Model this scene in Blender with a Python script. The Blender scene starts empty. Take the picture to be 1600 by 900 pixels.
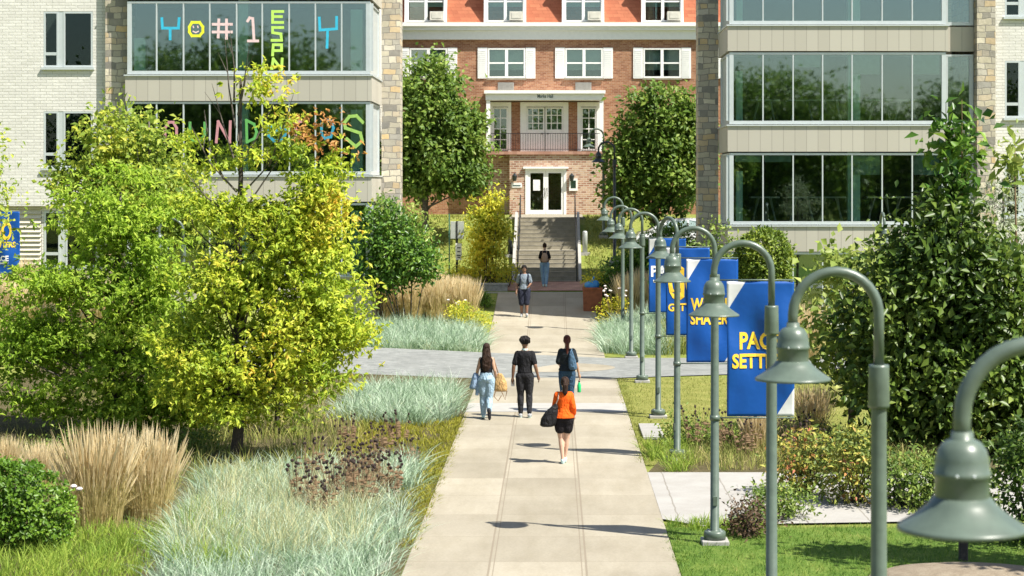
import bpy, math, random
import numpy as np
from mathutils import Vector, Matrix
scene = bpy.context.scene
col = scene.collection
R = math.radians
F = 3000.0; CX = 865.0; CY = 290.0; EYE = 5.05

def px(x, d): return (x - CX) * d / F
def pz(y, d): return EYE - (y - CY) * d / F

# ------------------------------------------------------------------ terrain heights
YK = [(-400, 0), (56, 0), (60, .1), (64, .25), (68, .5), (71, .8), (74, 1.2), (81.2, 3.7), (400, 3.7)]
YR = [(-400, 0), (56, 0), (60, .1), (64, .25), (68, .9), (71, 1.6), (74, 2.2), (80, 2.3), (83, 3.7), (400, 3.7)]
YL = [(-400, 0), (40, 0), (48, .35), (56, .8), (66, 1.3), (72, 1.6), (81.2, 3.7), (400, 3.7)]
def interp(tab, y):
    for (a, za), (b, zb) in zip(tab, tab[1:]):
        if y <= b: return za + (zb - za) * max(0.0, (y - a)) / (b - a)
    return tab[-1][1]
def ground(x, y):
    z = interp(YK, y)
    if x > 2.4:
        t = min(1, (x - 2.4) / .9); z += (interp(YR, y) - z) * t
    if x < -8:
        t = min(1, (-8 - x) / 3.0); z += (interp(YL, y) - z) * t
    if -1.62 < x < 1.08 and 74.4 < y < 81.1: z -= .6
    return z

# ------------------------------------------------------------------ materials
def new_mat(name):
    m = bpy.data.materials.new(name); m.use_nodes = True
    nt = m.node_tree
    b = nt.nodes['Principled BSDF']
    return m, nt, b
def nd(nt, t, **kw):
    n = nt.nodes.new(t)
    for k, v in kw.items(): setattr(n, k, v)
    return n
def ramp(nt, fac, stops, interp_='LINEAR'):
    r = nd(nt, 'ShaderNodeValToRGB'); e = r.color_ramp
    e.interpolation = interp_
    while len(e.elements) < len(stops): e.elements.new(.5)
    for el, (p, c) in zip(e.elements, stops):
        el.position = p; el.color = (*c, 1)
    nt.links.new(fac, r.inputs[0]); return r.outputs[0]
def noise(nt, scale, vec=None, detail=4, rough=.6):
    n = nd(nt, 'ShaderNodeTexNoise'); n.inputs['Scale'].default_value = scale
    n.inputs['Detail'].default_value = detail; n.inputs['Roughness'].default_value = rough
    if vec is not None: nt.links.new(vec, n.inputs['Vector'])
    return n.outputs['Fac']
def position(nt): return nd(nt, 'ShaderNodeNewGeometry').outputs['Position']
def mixc(nt, fac, a, b, mode='MIX'):
    n = nd(nt, 'ShaderNodeMix', data_type='RGBA', blend_type=mode)
    for sock, val in ((n.inputs[0], fac), (n.inputs[6], a), (n.inputs[7], b)):
        if isinstance(val, (int, float)): sock.default_value = val
        elif isinstance(val, tuple): sock.default_value = (*val, 1)
        else: nt.links.new(val, sock)
    return n.outputs[2]
def math_(nt, op, a, b=None, c=None):
    n = nd(nt, 'ShaderNodeMath', operation=op)
    for s, v in zip(n.inputs, (a, b, c)):
        if v is None: continue
        if isinstance(v, (int, float)): s.default_value = v
        else: nt.links.new(v, s)
    return n.outputs[0]
def bump(nt, b, h, strength=.3, dist=.02):
    n = nd(nt, 'ShaderNodeBump'); n.inputs['Strength'].default_value = strength; n.inputs['Distance'].default_value = dist
    nt.links.new(h, n.inputs['Height']); nt.links.new(n.outputs[0], b.inputs['Normal'])

def plain(name, c, rough=.6, metal=0, var=.12, scale=6, spec=.5):
    m, nt, b = new_mat(name)
    f = noise(nt, scale, position(nt))
    lo = tuple(max(0, v * (1 - var)) for v in c); hi = tuple(min(1, v * (1 + var)) for v in c)
    nt.links.new(ramp(nt, f, [(.3, lo), (.7, hi)]), b.inputs['Base Color'])
    b.inputs['Roughness'].default_value = rough; b.inputs['Metallic'].default_value = metal
    b.inputs['Specular IOR Level'].default_value = spec
    return m
def leafmat(name, stops, trans=.35, rough=.5, clump=.8, cscale=.9):
    """per-leaf random colour plus slow variation over the crown (the leaves' own colours)"""
    m, nt, b = new_mat(name)
    g = nd(nt, 'ShaderNodeNewGeometry')
    f = noise(nt, cscale, g.outputs['Position'], 2)
    f2 = math_(nt, 'MULTIPLY_ADD', f, clump * 1.6, -.8 * clump)
    f3 = math_(nt, 'MULTIPLY_ADD', g.outputs['Random Per Island'], .62, math_(nt, 'ADD', f2, .19))
    c = ramp(nt, f3, stops)
    nt.links.new(c, b.inputs['Base Color'])
    b.inputs['Roughness'].default_value = rough; b.inputs['Specular IOR Level'].default_value = .3
    if trans > 0:
        t = nd(nt, 'ShaderNodeBsdfTranslucent'); nt.links.new(c, t.inputs['Color'])
        mx = nd(nt, 'ShaderNodeMixShader'); mx.inputs[0].default_value = trans
        nt.links.new(b.outputs[0], mx.inputs[1]); nt.links.new(t.outputs[0], mx.inputs[2])
        nt.links.new(mx.outputs[0], nt.nodes['Material Output'].inputs['Surface'])
    return m
def wall_uv(nt):
    p = nd(nt, 'ShaderNodeSeparateXYZ'); nt.links.new(position(nt), p.inputs[0])
    c = nd(nt, 'ShaderNodeCombineXYZ')
    nt.links.new(math_(nt, 'ADD', p.outputs[0], p.outputs[1]), c.inputs[0]); nt.links.new(p.outputs[2], c.inputs[1])
    return c.outputs[0]
def brickmat(name, stops, mortar, w, h, ms, rough=.85, distort=0.0, bstr=.4, dirt=.25, squash=1.0):
    m, nt, b = new_mat(name)
    uv = wall_uv(nt)
    if distort > 0:
        nn = nd(nt, 'ShaderNodeTexNoise'); nn.inputs['Scale'].default_value = 2.2; nt.links.new(uv, nn.inputs['Vector'])
        vm = nd(nt, 'ShaderNodeVectorMath', operation='MULTIPLY_ADD')
        nt.links.new(nn.outputs['Color'], vm.inputs[0]); vm.inputs[1].default_value = (distort, distort, 0); nt.links.new(uv, vm.inputs[2])
        uv = vm.outputs[0]
    t = nd(nt, 'ShaderNodeTexBrick'); nt.links.new(uv, t.inputs['Vector'])
    t.inputs['Scale'].default_value = 1; t.inputs['Brick Width'].default_value = w; t.inputs['Row Height'].default_value = h
    t.inputs['Mortar Size'].default_value = ms; t.inputs['Mortar Smooth'].default_value = .2
    t.inputs['Color1'].default_value = (0, 0, 0, 1); t.inputs['Color2'].default_value = (1, 1, 1, 1); t.inputs['Mortar'].default_value = (.5, .5, .5, 1)
    t.squash = squash; t.squash_frequency = 3
    c = ramp(nt, t.outputs['Color'], stops)
    c = mixc(nt, t.outputs['Fac'], c, mortar)
    f = noise(nt, .7, position(nt), 5); f2 = noise(nt, 9, position(nt), 3)
    c = mixc(nt, 1.0, c, ramp(nt, f, [(.25, (1 - dirt,) * 3), (.75, (1 + dirt * .3,) * 3)]), 'MULTIPLY')
    c = mixc(nt, 1.0, c, ramp(nt, f2, [(.2, (1 - dirt * .6,) * 3), (.8, (1.05,) * 3)]), 'MULTIPLY')
    nt.links.new(c, b.inputs['Base Color']); b.inputs['Roughness'].default_value = rough
    b.inputs['Specular IOR Level'].default_value = .25
    bump(nt, b, math_(nt, 'SUBTRACT', f2, t.outputs['Fac']), bstr, .015)
    return m

M = {}
M['brick'] = brickmat('red_brick', [(0, (.29, .115, .062)), (.5, (.38, .18, .095)), (1, (.47, .245, .14))], (.46, .34, .25), .21, .075, .007, dirt=.3)
M['brick_pale'] = brickmat('pale_pink_brick', [(0, (.28, .13, .085)), (.5, (.44, .25, .17)), (1, (.56, .40, .28))], (.56, .46, .37), .26, .10, .018, dirt=.2)
M['stone'] = brickmat('fieldstone', [(0, (0.232, 0.220, 0.198)), (.2, (0.435, 0.398, 0.317)), (.42, (0.580, 0.518, 0.383)), (.6, (0.377, 0.355, 0.317)), (.75, (0.638, 0.469, 0.251)), (.88, (0.522, 0.483, 0.409)), (1, (0.725, 0.653, 0.502))], (.27, .25, .22), .44, .21, .014, distort=.16, bstr=.7, squash=.6)
M['white_brick'] = brickmat('white_painted_brick', [(0, (.60, .585, .54)), (1, (.68, .665, .62))], (.45, .44, .40), .42, .10, .010, rough=.6, dirt=.07, bstr=.5)
M['white'] = plain('white_paint', (.80, .80, .77), .45, var=.04)
M['frame'] = plain('pale_grey_aluminium', (.56, .60, .60), .35, .3, var=.04)
M['dark_metal'] = plain('black_metal', (.02, .022, .022), .45)
M['lamp'] = plain('grey_green_lamp_paint', (.094, .126, .099), .36, 0, var=.16, scale=9)
M['black_and_shade'] = plain('black_and_shade_dark_paint', (.02, .026, .03), .3)  # black for lanterns and a bollard; shade put into one far lamp's colour
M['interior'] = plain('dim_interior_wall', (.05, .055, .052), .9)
M['lobby'] = plain('grey_green_lobby_wall', (.30, .36, .31), .8)
M['interior_floor'] = plain('interior_floor', (.25, .22, .18), .8)
M['mint'] = plain('pale_mint_column', (.62, .78, .68), .8, var=.05)
M['shingle'] = brickmat('orange_roof_shingle', [(0, (.36, .115, .06)), (1, (.46, .165, .085))], (.28, .085, .045), .5, .16, .008, dirt=.18, bstr=.2)
M['concrete_light'] = plain('pale_concrete', (.34, .33, .305), .85, var=.08, scale=3)
M['concrete_step'] = plain('weathered_step_concrete', (.27, .245, .185), .9, var=.2, scale=4)
M['kerbstone'] = plain('grey_kerbstone', (.30, .30, .28), .9, var=.25, scale=8)
M['bark'] = plain('grey_brown_bark', (.10, .085, .07), .95, var=.5, scale=18)
M['bark_dark'] = plain('dark_bark', (.055, .045, .038), .95, var=.4, scale=18)
M['ac'] = plain('ivory_plastic', (.62, .60, .52), .5)
M['grille'] = plain('dull_grey_grille', (.30, .29, .26), .6)
M['rust'] = plain('rust_planter', (.30, .095, .035), .7, var=.3, scale=5)
M['blue_plastic'] = plain('blue_plastic', (.03, .22, .52), .4)
M['yellow'] = plain('yellow_print', (.87, .56, .035), .6, var=.03)
M['white_print'] = plain('white_print', (.82, .82, .82), .6, var=.03)
M['navy_text'] = plain('dark_green_letter', (.05, .10, .09), .5)
M['sign_grey'] = plain('bare_sign_back', (.46, .49, .46), .45, .3)
M['paper'] = plain('white_paper', (.75, .75, .74), .8)
M['soil'] = plain('soil', (.10, .075, .05), 1, var=.4, scale=5)
M['cladding_beige'] = plain('beige_louvre', (.56, .52, .42), .7, var=.05)

def m_glass(name, tint, fac, rough=.0):
    m, nt, b = new_mat(name); nt.nodes.remove(b)
    t = nd(nt, 'ShaderNodeBsdfTransparent'); t.inputs[0].default_value = (*tint, 1)
    g = nd(nt, 'ShaderNodeBsdfGlossy'); g.inputs['Roughness'].default_value = rough; g.inputs[0].default_value = (.80, .92, .89, 1)
    f = noise(nt, .6, position(nt), 1)
    fr = nd(nt, 'ShaderNodeFresnel'); fr.inputs[0].default_value = 1.5
    mx = nd(nt, 'ShaderNodeMixShader')
    nt.links.new(math_(nt, 'ADD', fr.outputs[0], fac), mx.inputs[0])
    nt.links.new(t.outputs[0], mx.inputs[1]); nt.links.new(g.outputs[0], mx.inputs[2])
    bp = nd(nt, 'ShaderNodeBump'); bp.inputs['Strength'].default_value = .05; bp.inputs['Distance'].default_value = .02
    nt.links.new(f, bp.inputs['Height']); nt.links.new(bp.outputs[0], g.inputs['Normal'])
    nt.links.new(mx.outputs[0], nt.nodes['Material Output'].inputs['Surface'])
    return m
M['glass'] = m_glass('green_tinted_glass', (.80, .90, .87), .15, .02)
M['glass_dark'] = m_glass('small_window_glass', (.62, .72, .68), .0)
M['glass_clear'] = m_glass('house_window_glass', (.84, .90, .88), .12)

# spandrel panel: beige metal with vertical seams
def m_spandrel():
    m, nt, b = new_mat('beige_metal_panel')
    uv = wall_uv(nt); s = nd(nt, 'ShaderNodeSeparateXYZ'); nt.links.new(uv, s.inputs[0])
    fr = math_(nt, 'FRACT', math_(nt, 'MULTIPLY', s.outputs[0], 2.6))
    seam = math_(nt, 'LESS_THAN', fr, .05)
    cell = nd(nt, 'ShaderNodeTexWhiteNoise', noise_dimensions='1D')
    nt.links.new(math_(nt, 'FLOOR', math_(nt, 'MULTIPLY', s.outputs[0], 2.6)), cell.inputs['W'])
    c = ramp(nt, cell.outputs['Value'], [(0, (.40, .375, .315)), (1, (.45, .425, .36))])
    c = mixc(nt, seam, c, (.28, .26, .22)); nt.links.new(c, b.inputs['Base Color'])
    b.inputs['Roughness'].default_value = .5
    return m
M['spandrel'] = m_spandrel()

def m_path():
    m, nt, b = new_mat('beige_concrete_slabs')
    p = position(nt); s = nd(nt, 'ShaderNodeSeparateXYZ'); nt.links.new(p, s.inputs[0])
    c = ramp(nt, noise(nt, .5, p, 5), [(.3, (.295, .265, .205)), (.7, (.365, .33, .258))])
    c = mixc(nt, 1.0, c, ramp(nt, noise(nt, 26, p, 3), [(.2, (.86,) * 3), (.8, (1.08,) * 3)]), 'MULTIPLY')
    iy = math_(nt, 'FLOOR', math_(nt, 'MULTIPLY', s.outputs[1], 1 / 1.83))
    ix = math_(nt, 'FLOOR', math_(nt, 'MULTIPLY_ADD', s.outputs[0], 1 / 1.24, .67))
    cm = nd(nt, 'ShaderNodeCombineXYZ'); nt.links.new(ix, cm.inputs[0]); nt.links.new(iy, cm.inputs[1])
    wn = nd(nt, 'ShaderNodeTexWhiteNoise', noise_dimensions='2D'); nt.links.new(cm.outputs[0], wn.inputs['Vector'])
    c = mixc(nt, 1.0, c, ramp(nt, wn.outputs['Value'], [(0, (.86, .855, .84)), (1, (1.06, 1.06, 1.06))]), 'MULTIPLY')
    st = nd(nt, 'ShaderNodeCombineXYZ'); nt.links.new(math_(nt, 'MULTIPLY', s.outputs[0], 1.2), st.inputs[0]); nt.links.new(math_(nt, 'MULTIPLY', s.outputs[1], .25), st.inputs[1])
    c = mixc(nt, 1.0, c, ramp(nt, noise(nt, 1.6, st.outputs[0], 6, .7), [(.33, (.87, .86, .83)), (.58, (1.0, 1.0, 1.0))]), 'MULTIPLY')
    # joints: long ones at x = -.83, .41, cross ones every 1.83 m
    def near(v, at, w): return math_(nt, 'LESS_THAN', math_(nt, 'ABSOLUTE', math_(nt, 'SUBTRACT', v, at)), w)
    j = math_(nt, 'MAXIMUM', math_(nt, 'MAXIMUM', near(s.outputs[0], -.85, .014), near(s.outputs[0], -.79, .008)), math_(nt, 'MAXIMUM', near(s.outputs[0], .43, .014), near(s.outputs[0], .37, .008)))
    fy = math_(nt, 'FRACT', math_(nt, 'MULTIPLY', s.outputs[1], 1 / 1.83))
    j2 = math_(nt, 'LESS_THAN', fy, .014)
    c = mixc(nt, math_(nt, 'MULTIPLY', j2, .6), c, (.22, .19, .14))
    c = mixc(nt, math_(nt, 'MULTIPLY', j, .75), c, (.20, .165, .12))
    nt.links.new(c, b.inputs['Base Color']); b.inputs['Roughness'].default_value = .9
    b.inputs['Specular IOR Level'].default_value = .2
    bump(nt, b, noise(nt, 60, p, 2), .15, .01)
    return m
M['path'] = m_path()
def m_sidepath():
    m, nt, b = new_mat('white_concrete_slabs'); p = position(nt); s = nd(nt, 'ShaderNodeSeparateXYZ'); nt.links.new(p, s.inputs[0])
    c = ramp(nt, noise(nt, 1.1, p, 6, .7), [(.3, (.29, .275, .25)), (.65, (.36, .35, .325))])
    c = mixc(nt, 1.0, c, ramp(nt, noise(nt, 30, p, 3), [(.2, (.88,) * 3), (.8, (1.06,) * 3)]), 'MULTIPLY')
    w = math_(nt, 'MULTIPLY_ADD', noise(nt, 3, p, 3), .05, s.outputs[0])
    j = math_(nt, 'LESS_THAN', math_(nt, 'FRACT', math_(nt, 'MULTIPLY', w, 1 / .95)), .025)
    nt.links.new(mixc(nt, math_(nt, 'MULTIPLY', j, .6), c, (.14, .12, .09)), b.inputs['Base Color']); b.inputs['Roughness'].default_value = .9
    return m
M['sidepath'] = m_sidepath()
def m_pavers(name, c0, c1, w, h, mortar):
    m, nt, b = new_mat(name)
    t = nd(nt, 'ShaderNodeTexBrick'); nt.links.new(position(nt), t.inputs['Vector'])
    t.inputs['Scale'].default_value = 1; t.inputs['Brick Width'].default_value = w; t.inputs['Row Height'].default_value = h
    t.inputs['Mortar Size'].default_value = .006
    t.inputs['Color1'].default_value = (0, 0, 0, 1); t.inputs['Color2'].default_value = (1, 1, 1, 1)
    c = ramp(nt, t.outputs['Color'], [(0, c0), (1, c1)])
    c = mixc(nt, t.outputs['Fac'], c, mortar)
    c = mixc(nt, 1.0, c, ramp(nt, noise(nt, 1.2, position(nt), 5), [(.3, (.85,) * 3), (.7, (1.08,) * 3)]), 'MULTIPLY')
    nt.links.new(c, b.inputs['Base Color']); b.inputs['Roughness'].default_value = .9
    return m
M['pavers'] = m_pavers('grey_pavers', (.16, .17, .16), (.245, .255, .24), .2, .1, (.2, .2, .19))
M['redpavers'] = m_pavers('red_brick_paving', (.33, .17, .12), (.45, .26, .19), .2, .1, (.3, .2, .15))
def m_ground(name, stops, scale=1.4, fine=30):
    m, nt, b = new_mat(name); p = position(nt)
    f = math_(nt, 'MULTIPLY_ADD', noise(nt, fine, p, 3), .5, math_(nt, 'MULTIPLY', noise(nt, scale, p, 6, .7), .55))
    nt.links.new(ramp(nt, f, stops), b.inputs['Base Color']); b.inputs['Roughness'].default_value = 1
    b.inputs['Specular IOR Level'].default_value = .1
    bump(nt, b, noise(nt, fine * 1.5, p, 3), .8, .03)
    return m
M['meadow'] = m_ground('rough_grass_ground', [(.3, (.09, .12, .022)), (.5, (.18, .22, .045)), (.62, (.25, .25, .075)), (.75, (.30, .25, .11))])
M['lawn_dry'] = m_ground('sun_bleached_lawn', [(.32, (.10, .125, .025)), (.5, (.19, .20, .05)), (.68, (.29, .27, .09))])
M['lawn_green'] = m_ground('green_lawn', [(.32, (.045, .095, .015)), (.5, (.09, .155, .026)), (.68, (.17, .22, .05))])
M['blade_lawn'] = leafmat('green_lawn_blades', [(.0, (.05, .12, .014)), (.5, (.13, .24, .032)), (.88, (.26, .34, .06)), (1, (.40, .38, .12))], .4, .6, .9, 1.4)
M['mulch'] = m_ground('dark_mulch', [(.3, (.04, .03, .018)), (.5, (.085, .075, .035)), (.7, (.15, .12, .07))], 2.5)
M['gravel'] = m_ground('tan_gravel', [(.3, (.16, .13, .09)), (.5, (.27, .22, .16)), (.7, (.36, .31, .23))], 8, 60)

# foliage palettes (the leaves' own colours)
M['oak_green'] = leafmat('green_oak_leaves', [(.0, (.15, .28, .022)), (.4, (.31, .47, .045)), (.8, (.48, .62, .075)), (1, (.62, .70, .10))], .52)
M['oak_yellow'] = leafmat('yellowing_oak_leaves', [(.0, (.18, .30, .026)), (.35, (.40, .52, .05)), (.65, (.60, .66, .07)), (.9, (.74, .70, .09)), (1, (.76, .54, .08))], .5, .5, 1.0, .7)
M['oak_red'] = leafmat('reddening_oak_leaves', [(.0, (.30, .12, .04)), (.6, (.50, .24, .07)), (1, (.56, .42, .09))], .4)
M['locust'] = leafmat('lime_green_leaves', [(.0, (.10, .18, .022)), (.4, (.25, .35, .045)), (.8, (.52, .57, .08)), (1, (.68, .63, .09))], .48)
M['maple'] = leafmat('mid_green_leaves', [(.0, (.05, .11, .016)), (.5, (.13, .22, .03)), (.85, (.26, .35, .06)), (1, (.38, .44, .10))], .38)
M['darkleaf'] = leafmat('dark_evergreen_leaves', [(.0, (.025, .07, .012)), (.45, (.075, .17, .022)), (.8, (.18, .31, .035)), (1, (.34, .44, .08))], .3, .35)
M['magnolia'] = leafmat('broad_dark_leaves', [(.0, (.028, .062, .01)), (.5, (.08, .14, .02)), (.85, (.16, .23, .035)), (1, (.30, .36, .08))], .32, .4)
M['paleleaf'] = leafmat('pale_lime_leaves', [(.0, (0.135, 0.203, 0.0338)), (.5, (0.27, 0.351, 0.0675)), (1, (0.54, 0.567, 0.176))], .4)
M['silver'] = leafmat('silver_leaves', [(.0, (.18, .23, .12)), (1, (.48, .52, .36))], .3)
M['box'] = leafmat('boxwood_leaves', [(.0, (0.0438, 0.106, 0.0075)), (.5, (0.106, 0.213, 0.0175)), (1, (0.237, 0.362, 0.0375))], .3, .4)
M['yew'] = leafmat('yew_needles', [(.0, (0.065, 0.117, 0.013)), (.5, (0.143, 0.215, 0.0234)), (1, (0.312, 0.364, 0.039))], .25)
M['yellowshrub'] = leafmat('yellow_shrub_leaves', [(.0, (0.193, 0.276, 0.0276)), (.4, (0.497, 0.524, 0.0483)), (.8, (0.85, 0.718, 0.069)), (1, (0.85, 0.58, 0.069))], .45)
M['bed_mix'] = leafmat('autumn_tinged_leaves', [(.0, (0.075, 0.128, 0.024)), (.45, (0.18, 0.24, 0.045)), (.75, (0.45, 0.42, 0.075)), (.9, (0.45, 0.18, 0.075)), (1, (0.51, 0.135, 0.09))], .3)
M['bed_green'] = leafmat('perennial_leaves', [(.0, (0.06, 0.12, 0.021)), (.5, (0.15, 0.232, 0.0375)), (1, (0.36, 0.42, 0.09))], .3)
M['brownshrub'] = leafmat('brown_shrub_leaves', [(.0, (.07, .045, .025)), (1, (.17, .105, .06))], .2)
M['lyme'] = leafmat('blue_green_grass', [(.0, (.13, .22, .10)), (.35, (.28, .40, .25)), (.65, (.48, .60, .44)), (.9, (.66, .73, .60)), (1, (.60, .55, .32))], .3, .5, .9, 2.2)
M['feather'] = leafmat('tan_feather_plumes', [(.0, (.56, .44, .25)), (.5, (.80, .68, .43)), (1, (.90, .82, .60))], .45, .8, .3)
M['feather_base'] = leafmat('green_tan_blades', [(.0, (.30, .30, .09)), (.5, (.58, .48, .22)), (1, (.78, .64, .36))], .4, .8, .3)
M['straw'] = leafmat('pale_straw_blades', [(.0, (.30, .34, .14)), (.5, (.56, .56, .30)), (1, (.78, .70, .46))], .4, .7, .4)
M['blade_green'] = leafmat('fresh_grass_blades', [(.0, (0.118, 0.22, 0.0236)), (.5, (0.254, 0.371, 0.0473)), (1, (0.506, 0.574, 0.101))], .4, .6, .5)
M['blade_dry'] = leafmat('dry_lawn_blades', [(.0, (0.14, 0.182, 0.035)), (.5, (0.266, 0.294, 0.063)), (1, (0.476, 0.434, 0.14))], .35, .7, .5)
M['blade_meadow'] = leafmat('mixed_meadow_blades', [(.0, (0.087, 0.131, 0.0261)), (.4, (0.217, 0.261, 0.0508)), (.75, (0.435, 0.406, 0.131)), (1, (0.696, 0.551, 0.29))], .3, .7, .6)
M['blade_moss'] = leafmat('olive_groundcover', [(.0, (0.135, 0.155, 0.0162)), (.5, (0.27, 0.27, 0.027)), (1, (0.446, 0.392, 0.054))], .3, .7, .6)
M['seed'] = plain('dark_seed_head', (.03, .018, .014), .9)
M['stalk'] = plain('brown_stalk', (.20, .13, .07), .9, var=.3)
M['flower'] = plain('pale_blossom', (.70, .62, .60), .8)

# ------------------------------------------------------------------ mesh helpers
class MB:
    def __init__(s): s.v = []; s.f = []; s.m = []
    def quad(s, a, b, c, d, mi=0):
        n = len(s.v); s.v += [a, b, c, d]; s.f.append((n, n + 1, n + 2, n + 3)); s.m.append(mi)
    def box(s, x0, x1, y0, y1, z0, z1, mi=0):
        n = len(s.v)
        s.v += [(x0, y0, z0), (x1, y0, z0), (x1, y1, z0), (x0, y1, z0), (x0, y0, z1), (x1, y0, z1), (x1, y1, z1), (x0, y1, z1)]
        for q in ((3, 2, 1, 0), (4, 5, 6, 7), (0, 1, 5, 4), (1, 2, 6, 5), (2, 3, 7, 6), (3, 0, 4, 7)):
            s.f.append(tuple(n + i for i in q)); s.m.append(mi)
        return s
    def bar(s, p0, p1, w, h, mi=0):
        """box beam between two points"""
        p0, p1 = Vector(p0), Vector(p1); a = (p1 - p0).normalized()
        up = Vector((0, 0, 1)) if abs(a.z) < .95 else Vector((0, 1, 0))
        sx = a.cross(up).normalized() * w / 2; sz = sx.cross(a).normalized() * h / 2
        n = len(s.v)
        for p in (p0, p1):
            for k in ((-1, -1), (1, -1), (1, 1), (-1, 1)): s.v.append(tuple(p + sx * k[0] + sz * k[1]))
        for q in ((0, 1, 2, 3), (7, 6, 5, 4), (0, 4, 5, 1), (1, 5, 6, 2), (2, 6, 7, 3), (3, 7, 4, 0)):
            s.f.append(tuple(n + i for i in q)); s.m.append(mi)
        return s
    def tube(s, pts, rad, n=8, mi=0, cap=True):
        pts = [Vector(p) for p in pts]
        if not hasattr(rad, '__len__'): rad = [rad] * len(pts)
        t0 = (pts[1] - pts[0]).normalized()
        u = t0.orthogonal().normalized(); base = len(s.v)
        for i, p in enumerate(pts):
            t = (pts[min(i + 1, len(pts) - 1)] - pts[max(i - 1, 0)]).normalized()
            u = (u - t * u.dot(t)); u = u.normalized() if u.length > 1e-6 else t.orthogonal().normalized()
            w = t.cross(u)
            for k in range(n):
                a = 2 * math.pi * k / n; s.v.append(tuple(p + (u * math.cos(a) + w * math.sin(a)) * rad[i]))
        for i in range(len(pts) - 1):
            for k in range(n):
                a = base + i * n + k; b = base + i * n + (k + 1) % n
                s.f.append((a, b, b + n, a + n)); s.m.append(mi)
        if cap:
            s.f.append(tuple(base + k for k in range(n))[::-1]); s.m.append(mi)
            e = base + (len(pts) - 1) * n; s.f.append(tuple(e + k for k in range(n))); s.m.append(mi)
        return s
    def lathe(s, prof, cx=0, cy=0, n=28, mi=0):
        base = len(s.v)
        for z, r in prof:
            for k in range(n):
                a = 2 * math.pi * k / n; s.v.append((cx + r * math.cos(a), cy + r * math.sin(a), z))
        for i in range(len(prof) - 1):
            for k in range(n):
                a = base + i * n + k; b = base + i * n + (k + 1) % n
                s.f.append((b, a, a + n, b + n)); s.m.append(mi)
        return s
    def loft(s, rings, n=14, mi=0):
        """rings: (x,y,z,rx,ry) horizontal ellipses; closed ends"""
        base = len(s.v)
        for x, y, z, rx, ry in rings:
            for k in range(n):
                a = 2 * math.pi * k / n; s.v.append((x + rx * math.cos(a), y + ry * math.sin(a), z))
        for i in range(len(rings) - 1):
            for k in range(n):
                a = base + i * n + k; b = base + i * n + (k + 1) % n
                s.f.append((a, b, b + n, a + n)); s.m.append(mi)
        s.f.append(tuple(base + k for k in range(n))[::-1]); s.m.append(mi)
        e = base + (len(rings) - 1) * n; s.f.append(tuple(e + k for k in range(n))); s.m.append(mi)
        return s
    def ball(s, c, rx, ry=None, rz=None, n=10, mi=0):
        ry = ry or rx; rz = rz or rx
        rings = []
        m = n // 2 + 2
        for i in range(m):
            a = -math.pi / 2 + math.pi * (i + .02) / (m - .96); q = max(.02, math.cos(a))
            rings.append((c[0], c[1], c[2] + rz * math.sin(a), rx * q, ry * q))
        return s.loft(rings, n, mi)
    def prism(s, poly, y0, y1, mi=0):
        """poly in (x,z), extruded from y0 to y1 (y0 faces the viewer)"""
        n = len(poly); b = len(s.v)
        s.v += [(x, y0, z) for x, z in poly] + [(x, y1, z) for x, z in poly]
        s.f.append(tuple(range(b, b + n))); s.m.append(mi)
        s.f.append(tuple(range(b + 2 * n - 1, b + n - 1, -1))); s.m.append(mi)
        for i in range(n):
            j = (i + 1) % n; s.f.append((b + j, b + i, b + n + i, b + n + j)); s.m.append(mi)
        return s
    def build(s, name, mats, parent=None, loc=None, world=False, smooth=False, props=None, bev=0):
        me = bpy.data.meshes.new(name)
        v = s.v
        o = bpy.data.objects.new(name, me)
        off = Vector((0, 0, 0))
        if world and parent is not None: off = wloc(parent)
        if loc is not None and world: off = Vector(loc)
        if off.length > 0: v = [(a - off.x, b - off.y, c - off.z) for a, b, c in v]
        me.from_pydata(v, [], s.f); 
        if not isinstance(mats, (list, tuple)): mats = [mats]
        for m in mats: me.materials.append(m)
        if len(mats) > 1: me.polygons.foreach_set('material_index', s.m)
        if smooth: me.polygons.foreach_set('use_smooth', [True] * len(s.f))
        if bev > 0:
            b = o.modifiers.new('bevel', 'BEVEL'); b.width = bev; b.segments = 1; b.limit_method = 'ANGLE'
        me.update(); col.objects.link(o)
        if parent is not None: o.parent = parent
        if loc is not None: o.location = loc
        if props: tag(o, *props)
        return o
def wloc(o):
    p = Vector((0, 0, 0))
    while o is not None: p = p + o.location; o = o.parent
    return p
def tag(o, label=None, cat=None, group=None, kind=None):
    if label: o['label'] = label
    if cat: o['category'] = cat
    if group: o['group'] = group
    if kind: o['kind'] = kind
    return o
def thing(name, label, cat, loc=(0, 0, 0), rz=0, group=None):
    o = bpy.data.objects.new(name, None); col.objects.link(o); o.location = loc; o.rotation_euler = (0, 0, rz)
    o.empty_display_size = .2
    return tag(o, label, cat, group)
def copy_tree(o, parent=None):
    c = o.copy(); col.objects.link(c); c.parent = parent
    for ch in [q for q in bpy.data.objects if q.parent is o]: copy_tree(ch, c)
    return c

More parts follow.
